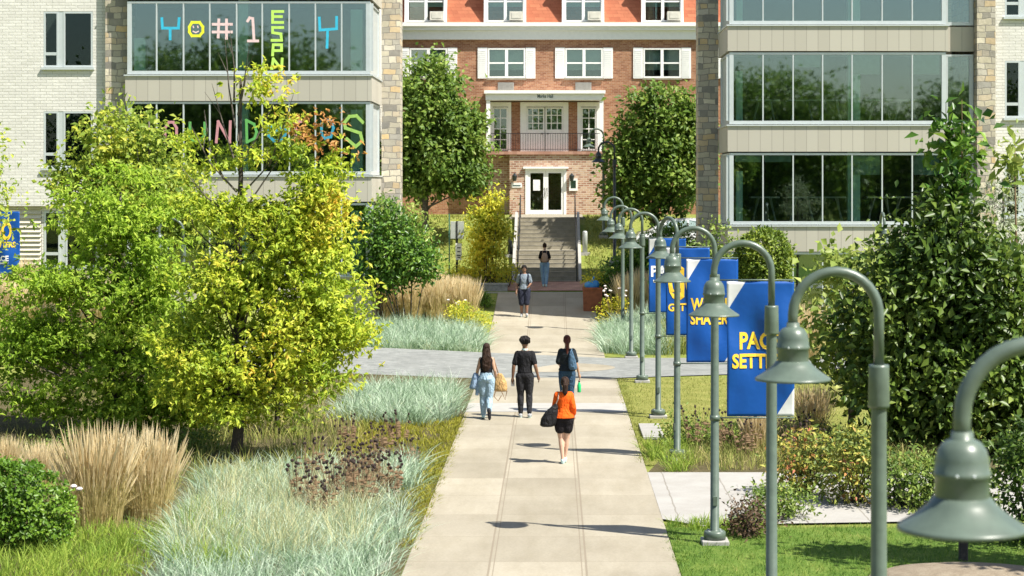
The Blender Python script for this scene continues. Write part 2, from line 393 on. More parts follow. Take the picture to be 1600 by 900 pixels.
def np_mesh(name, verts, faces_flat, sizes, mats, parent=None, loc=None, matidx=None, smooth=False):
    me = bpy.data.meshes.new(name)
    me.vertices.add(len(verts)); me.vertices.foreach_set('co', np.asarray(verts, dtype=np.float32).ravel())
    me.loops.add(len(faces_flat)); me.loops.foreach_set('vertex_index', np.asarray(faces_flat, dtype=np.int32))
    me.polygons.add(len(sizes))
    st = np.concatenate([[0], np.cumsum(sizes)[:-1]]).astype(np.int32)
    me.polygons.foreach_set('loop_start', st); me.polygons.foreach_set('loop_total', np.asarray(sizes, dtype=np.int32))
    if matidx is not None: me.polygons.foreach_set('material_index', np.asarray(matidx, dtype=np.int32))
    for m in (mats if isinstance(mats, (list, tuple)) else [mats]): me.materials.append(m)
    me.update(calc_edges=True); me.validate()
    o = bpy.data.objects.new(name, me); col.objects.link(o)
    if parent is not None: o.parent = parent
    if loc is not None: o.location = loc
    return o

def unit(a): return a / np.maximum(np.linalg.norm(a, axis=-1, keepdims=True), 1e-9)
def leaf_geo(rng, pos, axis, nrm, length, aspect=.55, fold=.12, droop=.15):
    """one folded 2-triangle leaf per row"""
    n = len(pos); axis = unit(axis); side = unit(np.cross(axis, nrm)); nn = np.cross(side, axis)
    L = length[:, None]; w = L * aspect * .5
    b = pos; tip = pos + axis * L - nn * L * droop
    mid = pos + axis * L * .45
    l = mid - side * w + nn * L * fold; r = mid + side * w + nn * L * fold
    v = np.stack([b, l, tip, r], 1).reshape(-1, 3)
    i = np.arange(n)[:, None] * 4
    f = np.concatenate([i + [0, 2, 1], i + [0, 3, 2]], 1).reshape(-1)
    return v, f, np.full(n * 2, 3)
def crown_points(rng, ells, n, shell=.5):
    """ells: (cx,cy,cz,rx,ry,rz[,weight])"""
    w = np.array([e[3] * e[4] * e[5] * (e[6] if len(e) > 6 else 1) for e in ells]); w = w ** .8; w /= w.sum()
    k = rng.choice(len(ells), n, p=w)
    E = np.array([e[:6] for e in ells])[k]
    d = unit(rng.normal(size=(n, 3))); r = (shell + (1 - shell) * rng.random(n)) ** 1.0
    r = np.where(rng.random(n) < .25, rng.random(n) * shell, r)
    o = d * r[:, None]
    return E[:, :3] + o * E[:, 3:6], d, k
def foliage(rng, ells, clumps, per, leaf, rc=.28, flat=.6, aspect=.5, shell=.5, up=.7, jit=.5, star=1, droop=.15):
    P, D, _ = crown_points(rng, ells, clumps, shell)
    n = clumps * per
    scale = rng.uniform(.6, 1.3, clumps)
    pos = np.repeat(P, per, 0) + rng.normal(size=(n, 3)) * np.array([rc, rc, rc * flat]) * np.repeat(scale, per)[:, None]
    out = np.repeat(D, per, 0)
    ax = out * .55 + rng.normal(size=(n, 3)) * .75 + np.array([0, 0, -.15])
    nr = np.array([.45, -.5, up]) + rng.normal(size=(n, 3)) * .45 + out * .25
    ln = leaf * rng.uniform(1 - jit, 1 + jit, n)
    if star > 1:
        pos = np.repeat(pos, star, 0); ax = np.repeat(ax, star, 0) + rng.normal(size=(n * star, 3)) * .9
        nr = np.repeat(nr, star, 0) + rng.normal(size=(n * star, 3)) * .2; ln = np.repeat(ln, star)
    return P, leaf_geo(rng, pos, ax, nr, ln, aspect, droop=droop)
def limbs(mb, rng, base, top, r0, tips, nlimb, fork=.35, rl=.35, r_end=.25):
    """a slightly wandering tapered trunk, limbs curving up to some of the leaf clumps"""
    base, top = np.array(base, float), np.array(top, float)
    K = 9; ts = np.linspace(0, 1, K)
    pts = base + (top - base) * ts[:, None]
    w = rng.normal(size=(K, 3)) * .035 * np.linalg.norm(top - base) / 4; w[0] = 0; w[:, 2] = 0
    pts = pts + np.cumsum(w, 0) * .4
    rad = r0 * (1 - ts * (1 - r_end)); rad[0] *= 1.25
    mb.tube(pts, list(rad), 9)
    idx = rng.choice(len(tips), min(nlimb, len(tips)), replace=False)
    for i in idx:
        tip = tips[i]
        hz = np.clip((tip[2] - base[2]) / max(top[2] - base[2], .1) - rng.uniform(.08, .28), fork * .6, .93)
        j = int(hz * (K - 1)); f = hz * (K - 1) - j
        s = pts[j] * (1 - f) + pts[min(j + 1, K - 1)] * f
        rr = r0 * (1 - hz * (1 - r_end)) * rl
        m1 = s + (tip - s) * .4 + np.array([0, 0, -.04]) * np.linalg.norm(tip - s) + rng.normal(size=3) * .05
        m2 = s + (tip - s) * .75 + rng.normal(size=3) * .06
        mb.tube([s, m1, m2, tip], [rr, rr * .7, rr * .45, rr * .2], 5)
def EL(x, y, d, rx, ry, rd=None, wgt=1, dd=0):
    """ellipsoid whose outline at distance d covers rx, ry pixels of the photo around x, y"""
    d2 = d + dd
    s = d2 / F
    return (px(x, d2), d2, pz(y, d2), rx * s, (rd if rd is not None else rx * s * .9), ry * s, wgt)
def tree(name, label, cat, base, height_top, r0, ells, mat, clumps, per, leaf, seed, bark='bark', nlimb=26, group=None, extra=None, **kw):
    rng = np.random.default_rng(seed)
    base = np.array(base, float)
    t = thing(name, label, cat, tuple(base), 0, group)
    P, (v, f, s) = foliage(rng, ells, clumps, per, leaf, **kw)
    np_mesh('crown', v - base, f, s, mat, t)
    mb = MB(); limbs(mb, rng, base * 0 + [0, 0, -.05], np.array(height_top) - base, r0, P - base, nlimb)
    mb.build('trunk', M[bark], t, smooth=True)
    if extra:
        for nm, el2, mt, c2, p2, l2 in extra:
            P2, (v, f, s) = foliage(rng, el2, c2, p2, l2, **kw)
            np_mesh(nm, v - base, f, s, mt, t)
    return t
def bush(name, label, cat, base, ells, mat, clumps, per, leaf, seed, group=None, bark='bark_dark', stems=10, **kw):
    rng = np.random.default_rng(seed); base = np.array(base, float)
    t = thing(name, label, cat, tuple(base), 0, group)
    P, (v, f, s) = foliage(rng, ells, clumps, per, leaf, **kw)
    np_mesh('foliage', v - base, f, s, mat, t)
    mb = MB()
    for i in rng.choice(len(P), min(stems, len(P)), replace=False):
        tip = P[i] - base; b0 = np.array([tip[0] * .25, tip[1] * .25, -.03])
        mb.tube([b0, b0 + (tip - b0) * .5 + [0, 0, .08], tip], [.022, .016, .006], 5)
    mb.build('stems', M[bark], t)
    return t
def blades_geo(rng, base, h, w, lean, curve=.5, segs=3):
    """curved tapering blades: base (n,3), h (n,), lean direction (n,2) in units of h"""
    n = len(base); ts = np.linspace(0, 1, segs + 1)
    az = rng.uniform(0, np.pi, n); side = np.stack([np.cos(az), np.sin(az), np.zeros(n)], 1)
    side[:, 1] *= .4; side = unit(side)
    rows = []
    for t in ts[:-1]:
        p = base + np.stack([lean[:, 0] * h * t ** (1 + curve), lean[:, 1] * h * t ** (1 + curve), h * (t - .35 * np.hypot(lean[:, 0], lean[:, 1]) * t * t)], 1)
        ww = (w * (1 - t * .75))[:, None] * .5
        rows += [p - side * ww, p + side * ww]
    t = 1
    rows.append(base + np.stack([lean[:, 0] * h, lean[:, 1] * h, h * (1 - .35 * np.hypot(lean[:, 0], lean[:, 1]))], 1))
    v = np.stack(rows, 1); k = v.shape[1]; v = v.reshape(-1, 3)
    i = np.arange(n)[:, None] * k
    fs = []; sz = []
    pat = []; 
    for q in range(segs - 1): pat += [2 * q, 2 * q + 1, 2 * q + 3, 2 * q + 2]; sz.append(4)
    pat += [2 * segs - 2, 2 * segs - 1, 2 * segs]; sz.append(3)
    f = (i + np.array(pat)[None, :]).reshape(-1)
    return v, f, np.tile(sz, n)
def scatter_poly(rng, poly, n):
    poly = np.array(poly); lo, hi = poly.min(0), poly.max(0); out = []
    while len(out) < n:
        c = lo + (hi - lo) * rng.random((n * 2, 2))
        ins = np.zeros(len(c), bool); j = len(poly) - 1
        for i in range(len(poly)):
            xi, yi = poly[i]; xj, yj = poly[j]
            hit = ((yi > c[:, 1]) != (yj > c[:, 1])) & (c[:, 0] < (xj - xi) * (c[:, 1] - yi) / (yj - yi + 1e-12) + xi)
            ins ^= hit; j = i
        out += list(c[ins])
    return np.array(out[:n])
def gz(xy): return np.array([ground(a, b) for a, b in xy])
def grass_patch(name, label, cat, poly, n, h, w, lean, mat, seed, tuft=1, spread=.15, bias=(0, 0), hvar=.35, curve=.6, segs=3):
    rng = np.random.default_rng(seed)
    c = scatter_poly(rng, poly, max(1, n // tuft))
    if tuft > 1:
        off = rng.normal(size=(len(c) * tuft, 2)) * spread
        base = np.repeat(c, tuft, 0) + off * .45
        ln = off / spread * lean * .75 + rng.normal(size=off.shape) * lean * .35
        hh = np.repeat(rng.uniform(1 - hvar * .6, 1 + hvar * .6, len(c)), tuft) * h * rng.uniform(1 - hvar, 1.1, len(off))
    else:
        base = c; ln = rng.normal(size=c.shape) * lean; hh = h * rng.uniform(1 - hvar, 1 + hvar, len(c))
    ln = np.clip(ln + np.array(bias), -1.2, 1.2)
    b3 = np.concatenate([base, gz(base)[:, None] - .01], 1)
    o0 = b3.mean(0)
    v, f, s = blades_geo(rng, b3 - o0, hh, np.full(len(base), w) * rng.uniform(.7, 1.3, len(base)), ln, curve, segs)
    o = np_mesh(name, v, f, s, mat, None, tuple(o0))
    tag(o, label, cat, None, 'stuff'); return o
def text_geo(s, bold=.0, extrude=0.0):
    """flat triangulated letters as verts/faces, normalised to the unit box"""
    cu = bpy.data.curves.new('t', 'FONT'); cu.body = s; cu.offset = bold; cu.extrude = extrude; cu.resolution_u = 3
    o = bpy.data.objects.new('t', cu); col.objects.link(o)
    bpy.context.view_layer.update()
    me = o.evaluated_get(bpy.context.evaluated_depsgraph_get()).to_mesh()
    v = np.array([tuple(p.co) for p in me.vertices]); f = [tuple(p.vertices) for p in me.polygons]
    bpy.data.objects.remove(o); bpy.data.curves.remove(cu)
    lo, hi = v.min(0), v.max(0); sp = np.maximum(hi - lo, 1e-6)
    v[:, 0] = (v[:, 0] - lo[0]) / sp[0]; v[:, 1] = (v[:, 1] - lo[1]) / sp[1]
    return v, f
def letters(mb, s, x0, x1, z0, z1, y, bold=.015, depth=.006, fn=None, mi=0):
    """lettering standing on a wall facing -Y"""
    v, f = text_geo(s, bold, .5)
    n = len(mb.v)
    for a, b, c in v:
        X = x0 + (x1 - x0) * a; Z = z0 + (z1 - z0) * b; Y = y - depth * (c + .5)
        if fn: Y += fn(X, Z)
        mb.v.append((X, Y, Z))
    for q in f: mb.f.append(tuple(n + i for i in q)); mb.m.append(mi)
def remesh(mb, voxel, smooth=2):
    me = bpy.data.meshes.new('tmp'); me.from_pydata(mb.v, [], mb.f)
    o = bpy.data.objects.new('tmp', me); col.objects.link(o)
    r = o.modifiers.new('r', 'REMESH'); r.mode = 'VOXEL'; r.voxel_size = voxel; r.use_smooth_shade = True
    if smooth:
        s = o.modifiers.new('s', 'SMOOTH'); s.iterations = smooth; s.factor = .5
    bpy.context.view_layer.update()
    out = bpy.data.meshes.new_from_object(o.evaluated_get(bpy.context.evaluated_depsgraph_get()))
    bpy.data.objects.remove(o); bpy.data.meshes.remove(me)
    return out
def mesh_obj(name, me, mat, parent=None, loc=None):
    me.materials.clear(); me.materials.append(mat); me.name = name
    o = bpy.data.objects.new(name, me); col.objects.link(o)
    if parent is not None: o.parent = parent
    if loc is not None: o.location = loc
    return o
# ------------------------------------------------------------------ the ground
def seg(a, b, n): return list(np.linspace(a, b, n))
GX = sorted(set([-400, -200, -100, -60, -40, -30, -25] + seg(-22, -8, 15) + seg(-11, -8, 7) + [-7, -6, -5, -4, -3, -2.2, -1.64, -1.6, -.8, 0, .6, 1.06, 1.1, 1.7, 2.39, 2.4, 2.7, 3.0, 3.3, 3.31, 4, 5, 6, 8, 10, 14, 18, 25, 40, 60, 100, 200, 400]))
GY = sorted(set([-400, -200, -100, -50, -20, 0, 10, 20, 30, 40, 44, 48, 52, 56, 58, 60, 62, 64, 66, 68, 69.5, 71, 72, 72.5, 73, 74, 74.35, 74.45, 75, 76, 78, 80, 81.05, 81.15, 81.2, 82, 83, 90, 100, 140, 200, 400]))
def terrain():
    v = [(x, y, ground(x, y)) for y in GY for x in GX]; n = len(GX)
    f = [(j * n + i, j * n + i + 1, (j + 1) * n + i + 1, (j + 1) * n + i) for j in range(len(GY) - 1) for i in range(n - 1)]
    mb = MB(); mb.v = v; mb.f = f; mb.m = [0] * len(f)
    o = mb.build('ground', M['meadow']); tag(o, 'rough green ground rising to a grassy bank behind', 'ground', None, 'structure')
terrain()
def sheet(name, label, cat, x0, x1, y0, y1, dz, m):
    xs = [x0] + [x for x in GX if x0 < x < x1] + [x1]; ys = [y0] + [y for y in GY if y0 < y < y1] + [y1]
    v = [(x, y, ground(x, y) + dz) for y in ys for x in xs]; n = len(xs)
    mb = MB(); mb.v = v
    mb.f = [(j * n + i, j * n + i + 1, (j + 1) * n + i + 1, (j + 1) * n + i) for j in range(len(ys) - 1) for i in range(n - 1)]; mb.m = [0] * len(mb.f)
    return tag(mb.build(name, m), label, cat, None, 'structure')
def polysheet(name, label, cat, poly, dz, m):
    mb = MB(); mb.v = [(x, y, ground(x, y) + dz) for x, y in poly]; mb.f = [tuple(range(len(poly)))]; mb.m = [0]
    return tag(mb.build(name, m), label, cat, None, 'structure')
sheet('path', 'long pale beige concrete walkway of square slabs', 'walkway', -1.96, 1.64, -30, 50.2, .03, M['path'])
sheet('path', 'farther beige concrete walkway beyond the paver circle', 'walkway', -2.1, 1.5, 56.0, 72.4, .03, M['path'])
sheet('path', 'whiter replaced band of concrete across the walkway', 'walkway', -1.96, 1.64, 42.6, 44.3, .035, M['concrete_light'])
polysheet('path', 'grey paver crossing path where the walkway widens into a circle', 'walkway',
          [(-14, 53.0), (-9, 51.2), (-5, 50.4), (-1.96, 50.2), (1.64, 50.2), (5.2, 51.3), (9, 53.5), (14, 57), (14, 61), (9, 57.6), (5, 56.0), (1.5, 56.0), (-2.1, 56.0), (-6, 56.0), (-10, 55.9), (-14, 56.0)], .026, M['pavers'])
polysheet('path', 'round beige concrete disc in the middle of the grey pavers', 'walkway', [(math.cos(a) * 1.75 - .05, 53.0 + math.sin(a) * 1.35) for a in np.linspace(0, 2 * math.pi, 41)[:-1]], .034, M['path'])
polysheet('path', 'white concrete side path branching off to the right', 'walkway', [(1.64, 28.9), (2.2, 28.3), (3.4, 28.5), (14, 29.5), (14, 33.6), (1.64, 33.6)], .034, M['sidepath'])
sheet('path', 'band of red brick paving at the foot of the steps', 'walkway', -1.75, 1.6, 72.8, 74.3, .032, M['redpavers'])
sheet('lawn', 'sun bleached lawn beside the right edge of the walkway', 'lawn', 1.66, 14, 34.6, 50.2, .012, M['lawn_dry'])
sheet('lawn', 'shaded green lawn by the nearest lamps', 'lawn', 1.66, 16, 10, 28.3, .012, M['lawn_green'])
polysheet('planting_bed', 'mulched planting bed of blue grasses left of the walkway', 'planting bed', [(-13, 22), (-1.98, 22), (-1.98, 50.1), (-13, 50.1)], .012, M['mulch'])
polysheet('planting_bed', 'mulched planting bed beside the white side path', 'planting bed', [(1.66, 33.7), (9, 33.7), (9, 37.5), (5.0, 39), (2.4, 37.6)], .02, M['mulch'])
mb = MB(); mb.box(-14, 14, 72.42, 72.74, .4, 1.02); mb.build('kerb', M['concrete_light'], props=('low pale concrete kerb across the walkway before the steps', 'kerb', None, 'structure'))
# ------------------------------------------------------------------ window builders
def glazed_row(root, z0, z1, xs, yf, parts_letters=None, side=None, column=None, glass='glass'):
    """ribbon window facing -Y: frame, panes, optional return on one side (x, y back)"""
    fr = MB(); t = .042
    fr.box(xs[0] - .14, xs[-1] + .14, yf - .06, yf + .06, z0 - .02, z0 + .09)
    fr.box(xs[0] - .14, xs[-1] + .14, yf - .06, yf + .06, z1 - .05, z1 + .02)
    for i, x in enumerate(xs):
        w = .14 if i in (0, len(xs) - 1) else t / 2
        a, b = (x - w, x) if i == 0 else ((x, x + w) if i == len(xs) - 1 else (x - w, x + w))
        fr.box(a, b, yf - .055, yf + .055, z0 + .09, z1 - .05)
    if side:
        sx, yb = side
        sg = -1 if sx < (xs[0] + xs[-1]) / 2 else 1
        fr.box(min(sx, sx + sg * .16), max(sx, sx + sg * .16), yf - .03, yf + .06, z0 + .09, z1 - .05); fr.box(sx - .05, sx + .05, yb - .1, yb, z0 + .09, z1 - .05)
        fr.box(sx - .052, sx + .052, yf + .06, yb, z0 - .02, z0 + .09); fr.box(sx - .052, sx + .052, yf + .06, yb, z1 - .05, z1 + .02)
    w = fr.build('ribbon_window', M['frame'], root, world=True)
    g = MB(); g.box(xs[0] + .003, xs[-1] - .003, yf - .006, yf + .006, z0 + .092, z1 - .052)
    g.build('glass', M[glass], w, world=True)
    if side:
        g = MB(); g.box(sx - .006, sx + .006, yf + .062, yb - .1, z0 + .092, z1 - .052); g.build('side_panel', M['frame'], w, world=True)
    return w
def spandrel(root, z0, z1, x0, x1, yf, side=None):
    mb = MB(); mb.box(x0 - .2, x1 + .2, yf - .10, yf + .25, z0, z1)
    if side:
        sx, yb = side; s = -.2 if sx <= x0 + .01 else .2
        mb.box(min(sx, sx + s), max(sx, sx + s), yf + .25, yb, z0, z1)
    sp = mb.build('spandrel', M['spandrel'], root, world=True)
    mb = MB(); mb.box(x0 - .24, x1 + .24, yf - .15, yf - .06, z1, z1 + .045)
    if side: mb.box(min(sx + s * 1.2, sx + s * .3), max(sx + s * 1.2, sx + s * .3), yf - .06, yb, z1, z1 + .045)
    mb.build('sill', M['frame'], sp, world=True)
def small_window(root, x0, x1, z0, z1, yf, kind='casement'):
    w = x1 - x0; fr = MB(); t = .06
    a = x0 + w * .30; b = x0 + w * .40
    def rect(xa, xb, za, zb, tt=t, y=yf - .03):
        fr.box(xa, xa + tt, y, yf + .08, za, zb); fr.box(xb - tt, xb, y, yf + .08, za, zb)
        fr.box(xa + tt, xb - tt, y, yf + .08, za, za + tt); fr.box(xa + tt, xb - tt, y, yf + .08, zb - tt, zb)
    rect(x0, a, z0, z1); rect(b, x1, z0, z1)
    fr.box(a, b, yf - .02, yf + .08, z0, z1)
    zz = z0 + (z1 - z0) * .24; fr.box(x0 + t, a - t, yf - .025, yf + .08, zz - .05, zz + .05)
    win = fr.build('window', M['frame'], root, world=True)
    g = MB(); g.box(x0 + .05, a - .05, yf + .02, yf + .03, z0 + .05, z1 - .05); g.box(b + .05, x1 - .05, yf + .02, yf + .03, z0 + .05, z1 - .05)
    g.build('glass', M['glass_dark'], win, world=True)
    s = MB(); s.box(x0 - .06, x1 + .06, yf - .12, yf + .02, z0 - .09, z0 - .01); s.build('sill', M['frame'], win, world=True)
def wall_with_holes(root, name, m, x0, x1, z0, z1, yf, yb, holes):
    """solid wall slab y yf..yb with rectangular openings (x0,x1,z0,z1), holes in one column share x"""
    mb = MB(); xs = sorted(set([x0, x1] + [h[0] for h in holes] + [h[1] for h in holes]))
    for a, b in zip(xs, xs[1:]):
        hs = sorted([h for h in holes if h[0] <= a + 1e-6 and h[1] >= b - 1e-6], key=lambda h: h[2]); z = z0
        for h in hs:
            if h[2] > z: mb.box(a, b, yf, yb, z, h[2])
            z = max(z, h[3])
        if z < z1: mb.box(a, b, yf, yb, z, z1)
    return mb.build(name, m, root, world=True)

# ------------------------------------------------------------------ left residence hall
YF = 64.0; S = F / YF; YW = 64.5
def zy(y): return pz(y, YF)
def hall_left():
    x0, x1 = px(206, YF), px(572, YF)
    r = thing('residence_hall', 'residence hall of white brick and stone with paper letters stuck on its windows', 'building', (-14, 67, 0))
    xs = [px(x, YF) for x in (206, 245, 287, 328, 370, 410, 452, 493, 534, 572)]
    yb = 67.5
    rows = [(115, 3), (272, 160), (430, 318), (-42, -154)]
    wins = []
    for lo, hi in rows:
        wins.append(glazed_row(r, zy(lo), zy(hi), xs, YF, side=(x1 + .08, yb)))
    for lo, hi in ((158, 119), (315, 276), (-1, -40), (500, 433)):
        spandrel(r, zy(lo), zy(hi), x0, x1, YF, side=(x1 + .0, yb))
    spandrel(r, zy(-158), 16.2, x0, x1, YF, side=(x1, yb))
    mb = MB(); mb.box(x0 - .25, x1 + .25, YF - .05, 70, 16.25, 16.6); mb.build('roof', M['frame'], r, world=True)
    # paper-strip letters on the glass of the top two rows
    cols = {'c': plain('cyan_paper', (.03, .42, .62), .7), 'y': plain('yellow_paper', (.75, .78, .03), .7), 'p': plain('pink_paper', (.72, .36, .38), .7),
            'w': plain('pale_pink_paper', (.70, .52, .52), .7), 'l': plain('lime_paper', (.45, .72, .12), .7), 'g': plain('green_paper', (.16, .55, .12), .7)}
    def glyph(win, c, lines, w=4.2):
        g = MB()
        k = 0
        for ln in lines:
            for (xa, ya), (xb, yb_) in zip(ln, ln[1:]):
                A_, B_ = Vector((px(xa, YF), 0, zy(ya))), Vector((px(xb, YF), 0, zy(yb_))); d = (B_ - A_).normalized(); hw = w / S / 2
                A_ -= d * hw * .9; B_ += d * hw * .9; n_ = Vector((-d.z, 0, d.x)) * hw; y = YF - .010 - .0012 * (k % 6); k += 1
                g.prism([(p.x, p.z) for p in (A_ - n_, B_ - n_, B_ + n_, A_ + n_)], y - .001, y)
        g.build('paper_letter', cols[c], win, world=True)
    A = wins[0]
    glyph(A, 'c', [[(253, 29), (254, 44), (279, 44), (280, 29)], [(266, 44), (266, 61)]])
    glyph(A, 'y', [[(300, 35), (312, 35), (317, 42), (317, 50), (312, 56), (300, 56), (296, 50), (296, 42), (300, 35)]])
    glyph(A, 'w', [[(302, 41), (302.5, 43)], [(309, 41), (309.5, 43)], [(302, 49), (306, 51), (310, 49)]], 2)
    glyph(A, 'w', [[(342, 31), (341, 58)], [(354, 31), (354, 60)], [(333, 38), (362, 38)], [(333, 50), (362, 50)]])
    glyph(A, 'w', [[(387, 33), (390, 28), (395, 29), (397, 63)], [(388, 64), (403, 64)]])
    glyph(A, 'l', [[(442, 18), (426, 18), (426, 35), (442, 35)], [(426, 26), (440, 26)]])
    glyph(A, 'l', [[(442, 43), (426, 43), (426, 51), (439, 53), (440, 63), (425, 63)]])
    glyph(A, 'l', [[(426, 86), (427, 70), (440, 70), (440, 79), (428, 79)]])
    glyph(A, 'l', [[(425, 107), (427, 92), (440, 108), (441, 92)]])
    glyph(A, 'c', [[(499, 28), (500, 47), (526, 45), (526, 27)], [(512, 48), (511, 74)]])
    B = wins[1]
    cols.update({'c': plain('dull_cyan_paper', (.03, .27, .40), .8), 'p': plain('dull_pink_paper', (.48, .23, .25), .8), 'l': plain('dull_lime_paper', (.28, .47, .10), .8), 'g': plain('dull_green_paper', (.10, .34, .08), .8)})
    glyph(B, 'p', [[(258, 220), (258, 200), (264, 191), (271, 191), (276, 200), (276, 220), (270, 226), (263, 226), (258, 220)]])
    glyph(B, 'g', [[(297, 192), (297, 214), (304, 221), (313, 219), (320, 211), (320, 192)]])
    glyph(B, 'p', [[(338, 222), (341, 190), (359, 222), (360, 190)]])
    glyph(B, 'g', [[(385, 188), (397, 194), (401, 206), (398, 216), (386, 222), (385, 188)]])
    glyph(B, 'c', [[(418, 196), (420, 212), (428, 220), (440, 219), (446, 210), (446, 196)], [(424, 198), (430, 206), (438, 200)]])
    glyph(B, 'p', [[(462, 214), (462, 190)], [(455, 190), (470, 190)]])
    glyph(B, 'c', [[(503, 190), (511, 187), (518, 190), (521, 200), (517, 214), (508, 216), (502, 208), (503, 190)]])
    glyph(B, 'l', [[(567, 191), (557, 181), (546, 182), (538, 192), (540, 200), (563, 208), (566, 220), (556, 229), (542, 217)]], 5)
    # stone piers
    def pier(xa, xb, yf, ybk, z0, z1): MB().box(xa, xb, yf, ybk, z0, z1).build('stone_pier', M['stone'], r, world=True)
    pier(x1 + .205, px(625, 67.5), 67.5, 68.6, -.5, 16.4)
    pier(px(165, YW - .15), x0 - .205, YW - .2, YW + 1.1, -.5, 16.4)
    # painted brick wing with windows
    W = lambda x: px(x, YW); Z = lambda y: pz(y, YW)
    holes = [(W(68), W(145), Z(105), Z(18)), (W(68), W(145), Z(262), Z(174)), (W(68), W(145), Z(-52), Z(-139))]
    xr = px(165, YW - .15) - .003
    wall_with_holes(r, 'painted_brick_wall', M['white_brick'], -26, xr, Z(322), 16.3, YW, YW + .3, holes)
    for h in holes: small_window(r, h[0] + .004, h[1] - .004, h[2] + .004, h[3] - .004, YW + .03)
    holes2 = [(W(66), W(150), Z(418), Z(330))]
    wall_with_holes(r, 'ground_floor_wall', M['white_brick'], W(62), xr, -.5, Z(322) - .003, YW + .22, YW + .5, holes2)
    small_window(r, W(66) + .004, W(150) - .004, Z(418) + .004, Z(330) - .004, YW + .24)
    lv = MB(); z = Z(500)
    while z < Z(323): lv.quad((-26, YW + .16, z), (W(62) - .003, YW + .16, z), (W(62) - .003, YW + .24, z + .155), (-26, YW + .24, z + .155)); lv.quad((-26, YW + .24, z + .155), (W(62) - .003, YW + .24, z + .155), (W(62) - .003, YW + .16, z + .155), (-26, YW + .16, z + .155)); z += .155
    lv.build('louvre_siding', M['cladding_beige'], r, world=True)
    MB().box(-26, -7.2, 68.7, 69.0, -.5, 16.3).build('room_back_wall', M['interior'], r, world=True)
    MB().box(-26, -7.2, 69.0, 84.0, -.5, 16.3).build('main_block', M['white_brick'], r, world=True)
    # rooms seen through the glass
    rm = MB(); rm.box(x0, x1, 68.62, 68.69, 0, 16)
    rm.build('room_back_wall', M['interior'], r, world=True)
    fl = MB()
    for lo, hi in ((158, 119), (315, 276), (-1, -40)): fl.box(x0 + .01, x1 - .06, YF + .26, 68.61, zy(lo) + .12, zy(hi) - .12)
    fl.build('floor_slab', M['interior_floor'], r, world=True)
    cm = MB()
    for a, b in ((370, 387), (546, 566), (207, 226)):
        for lo, hi in rows[:3]: cm.box(px(a, YF) + .03, px(b, YF), YF + .12, YF + .45, zy(lo) - .2, zy(hi) + (.2 if a == 370 else -(zy(hi) - zy(lo)) * (.5 if a == 207 else .1)))
    cm.build('column', M['mint'], r, world=True)
hall_left()

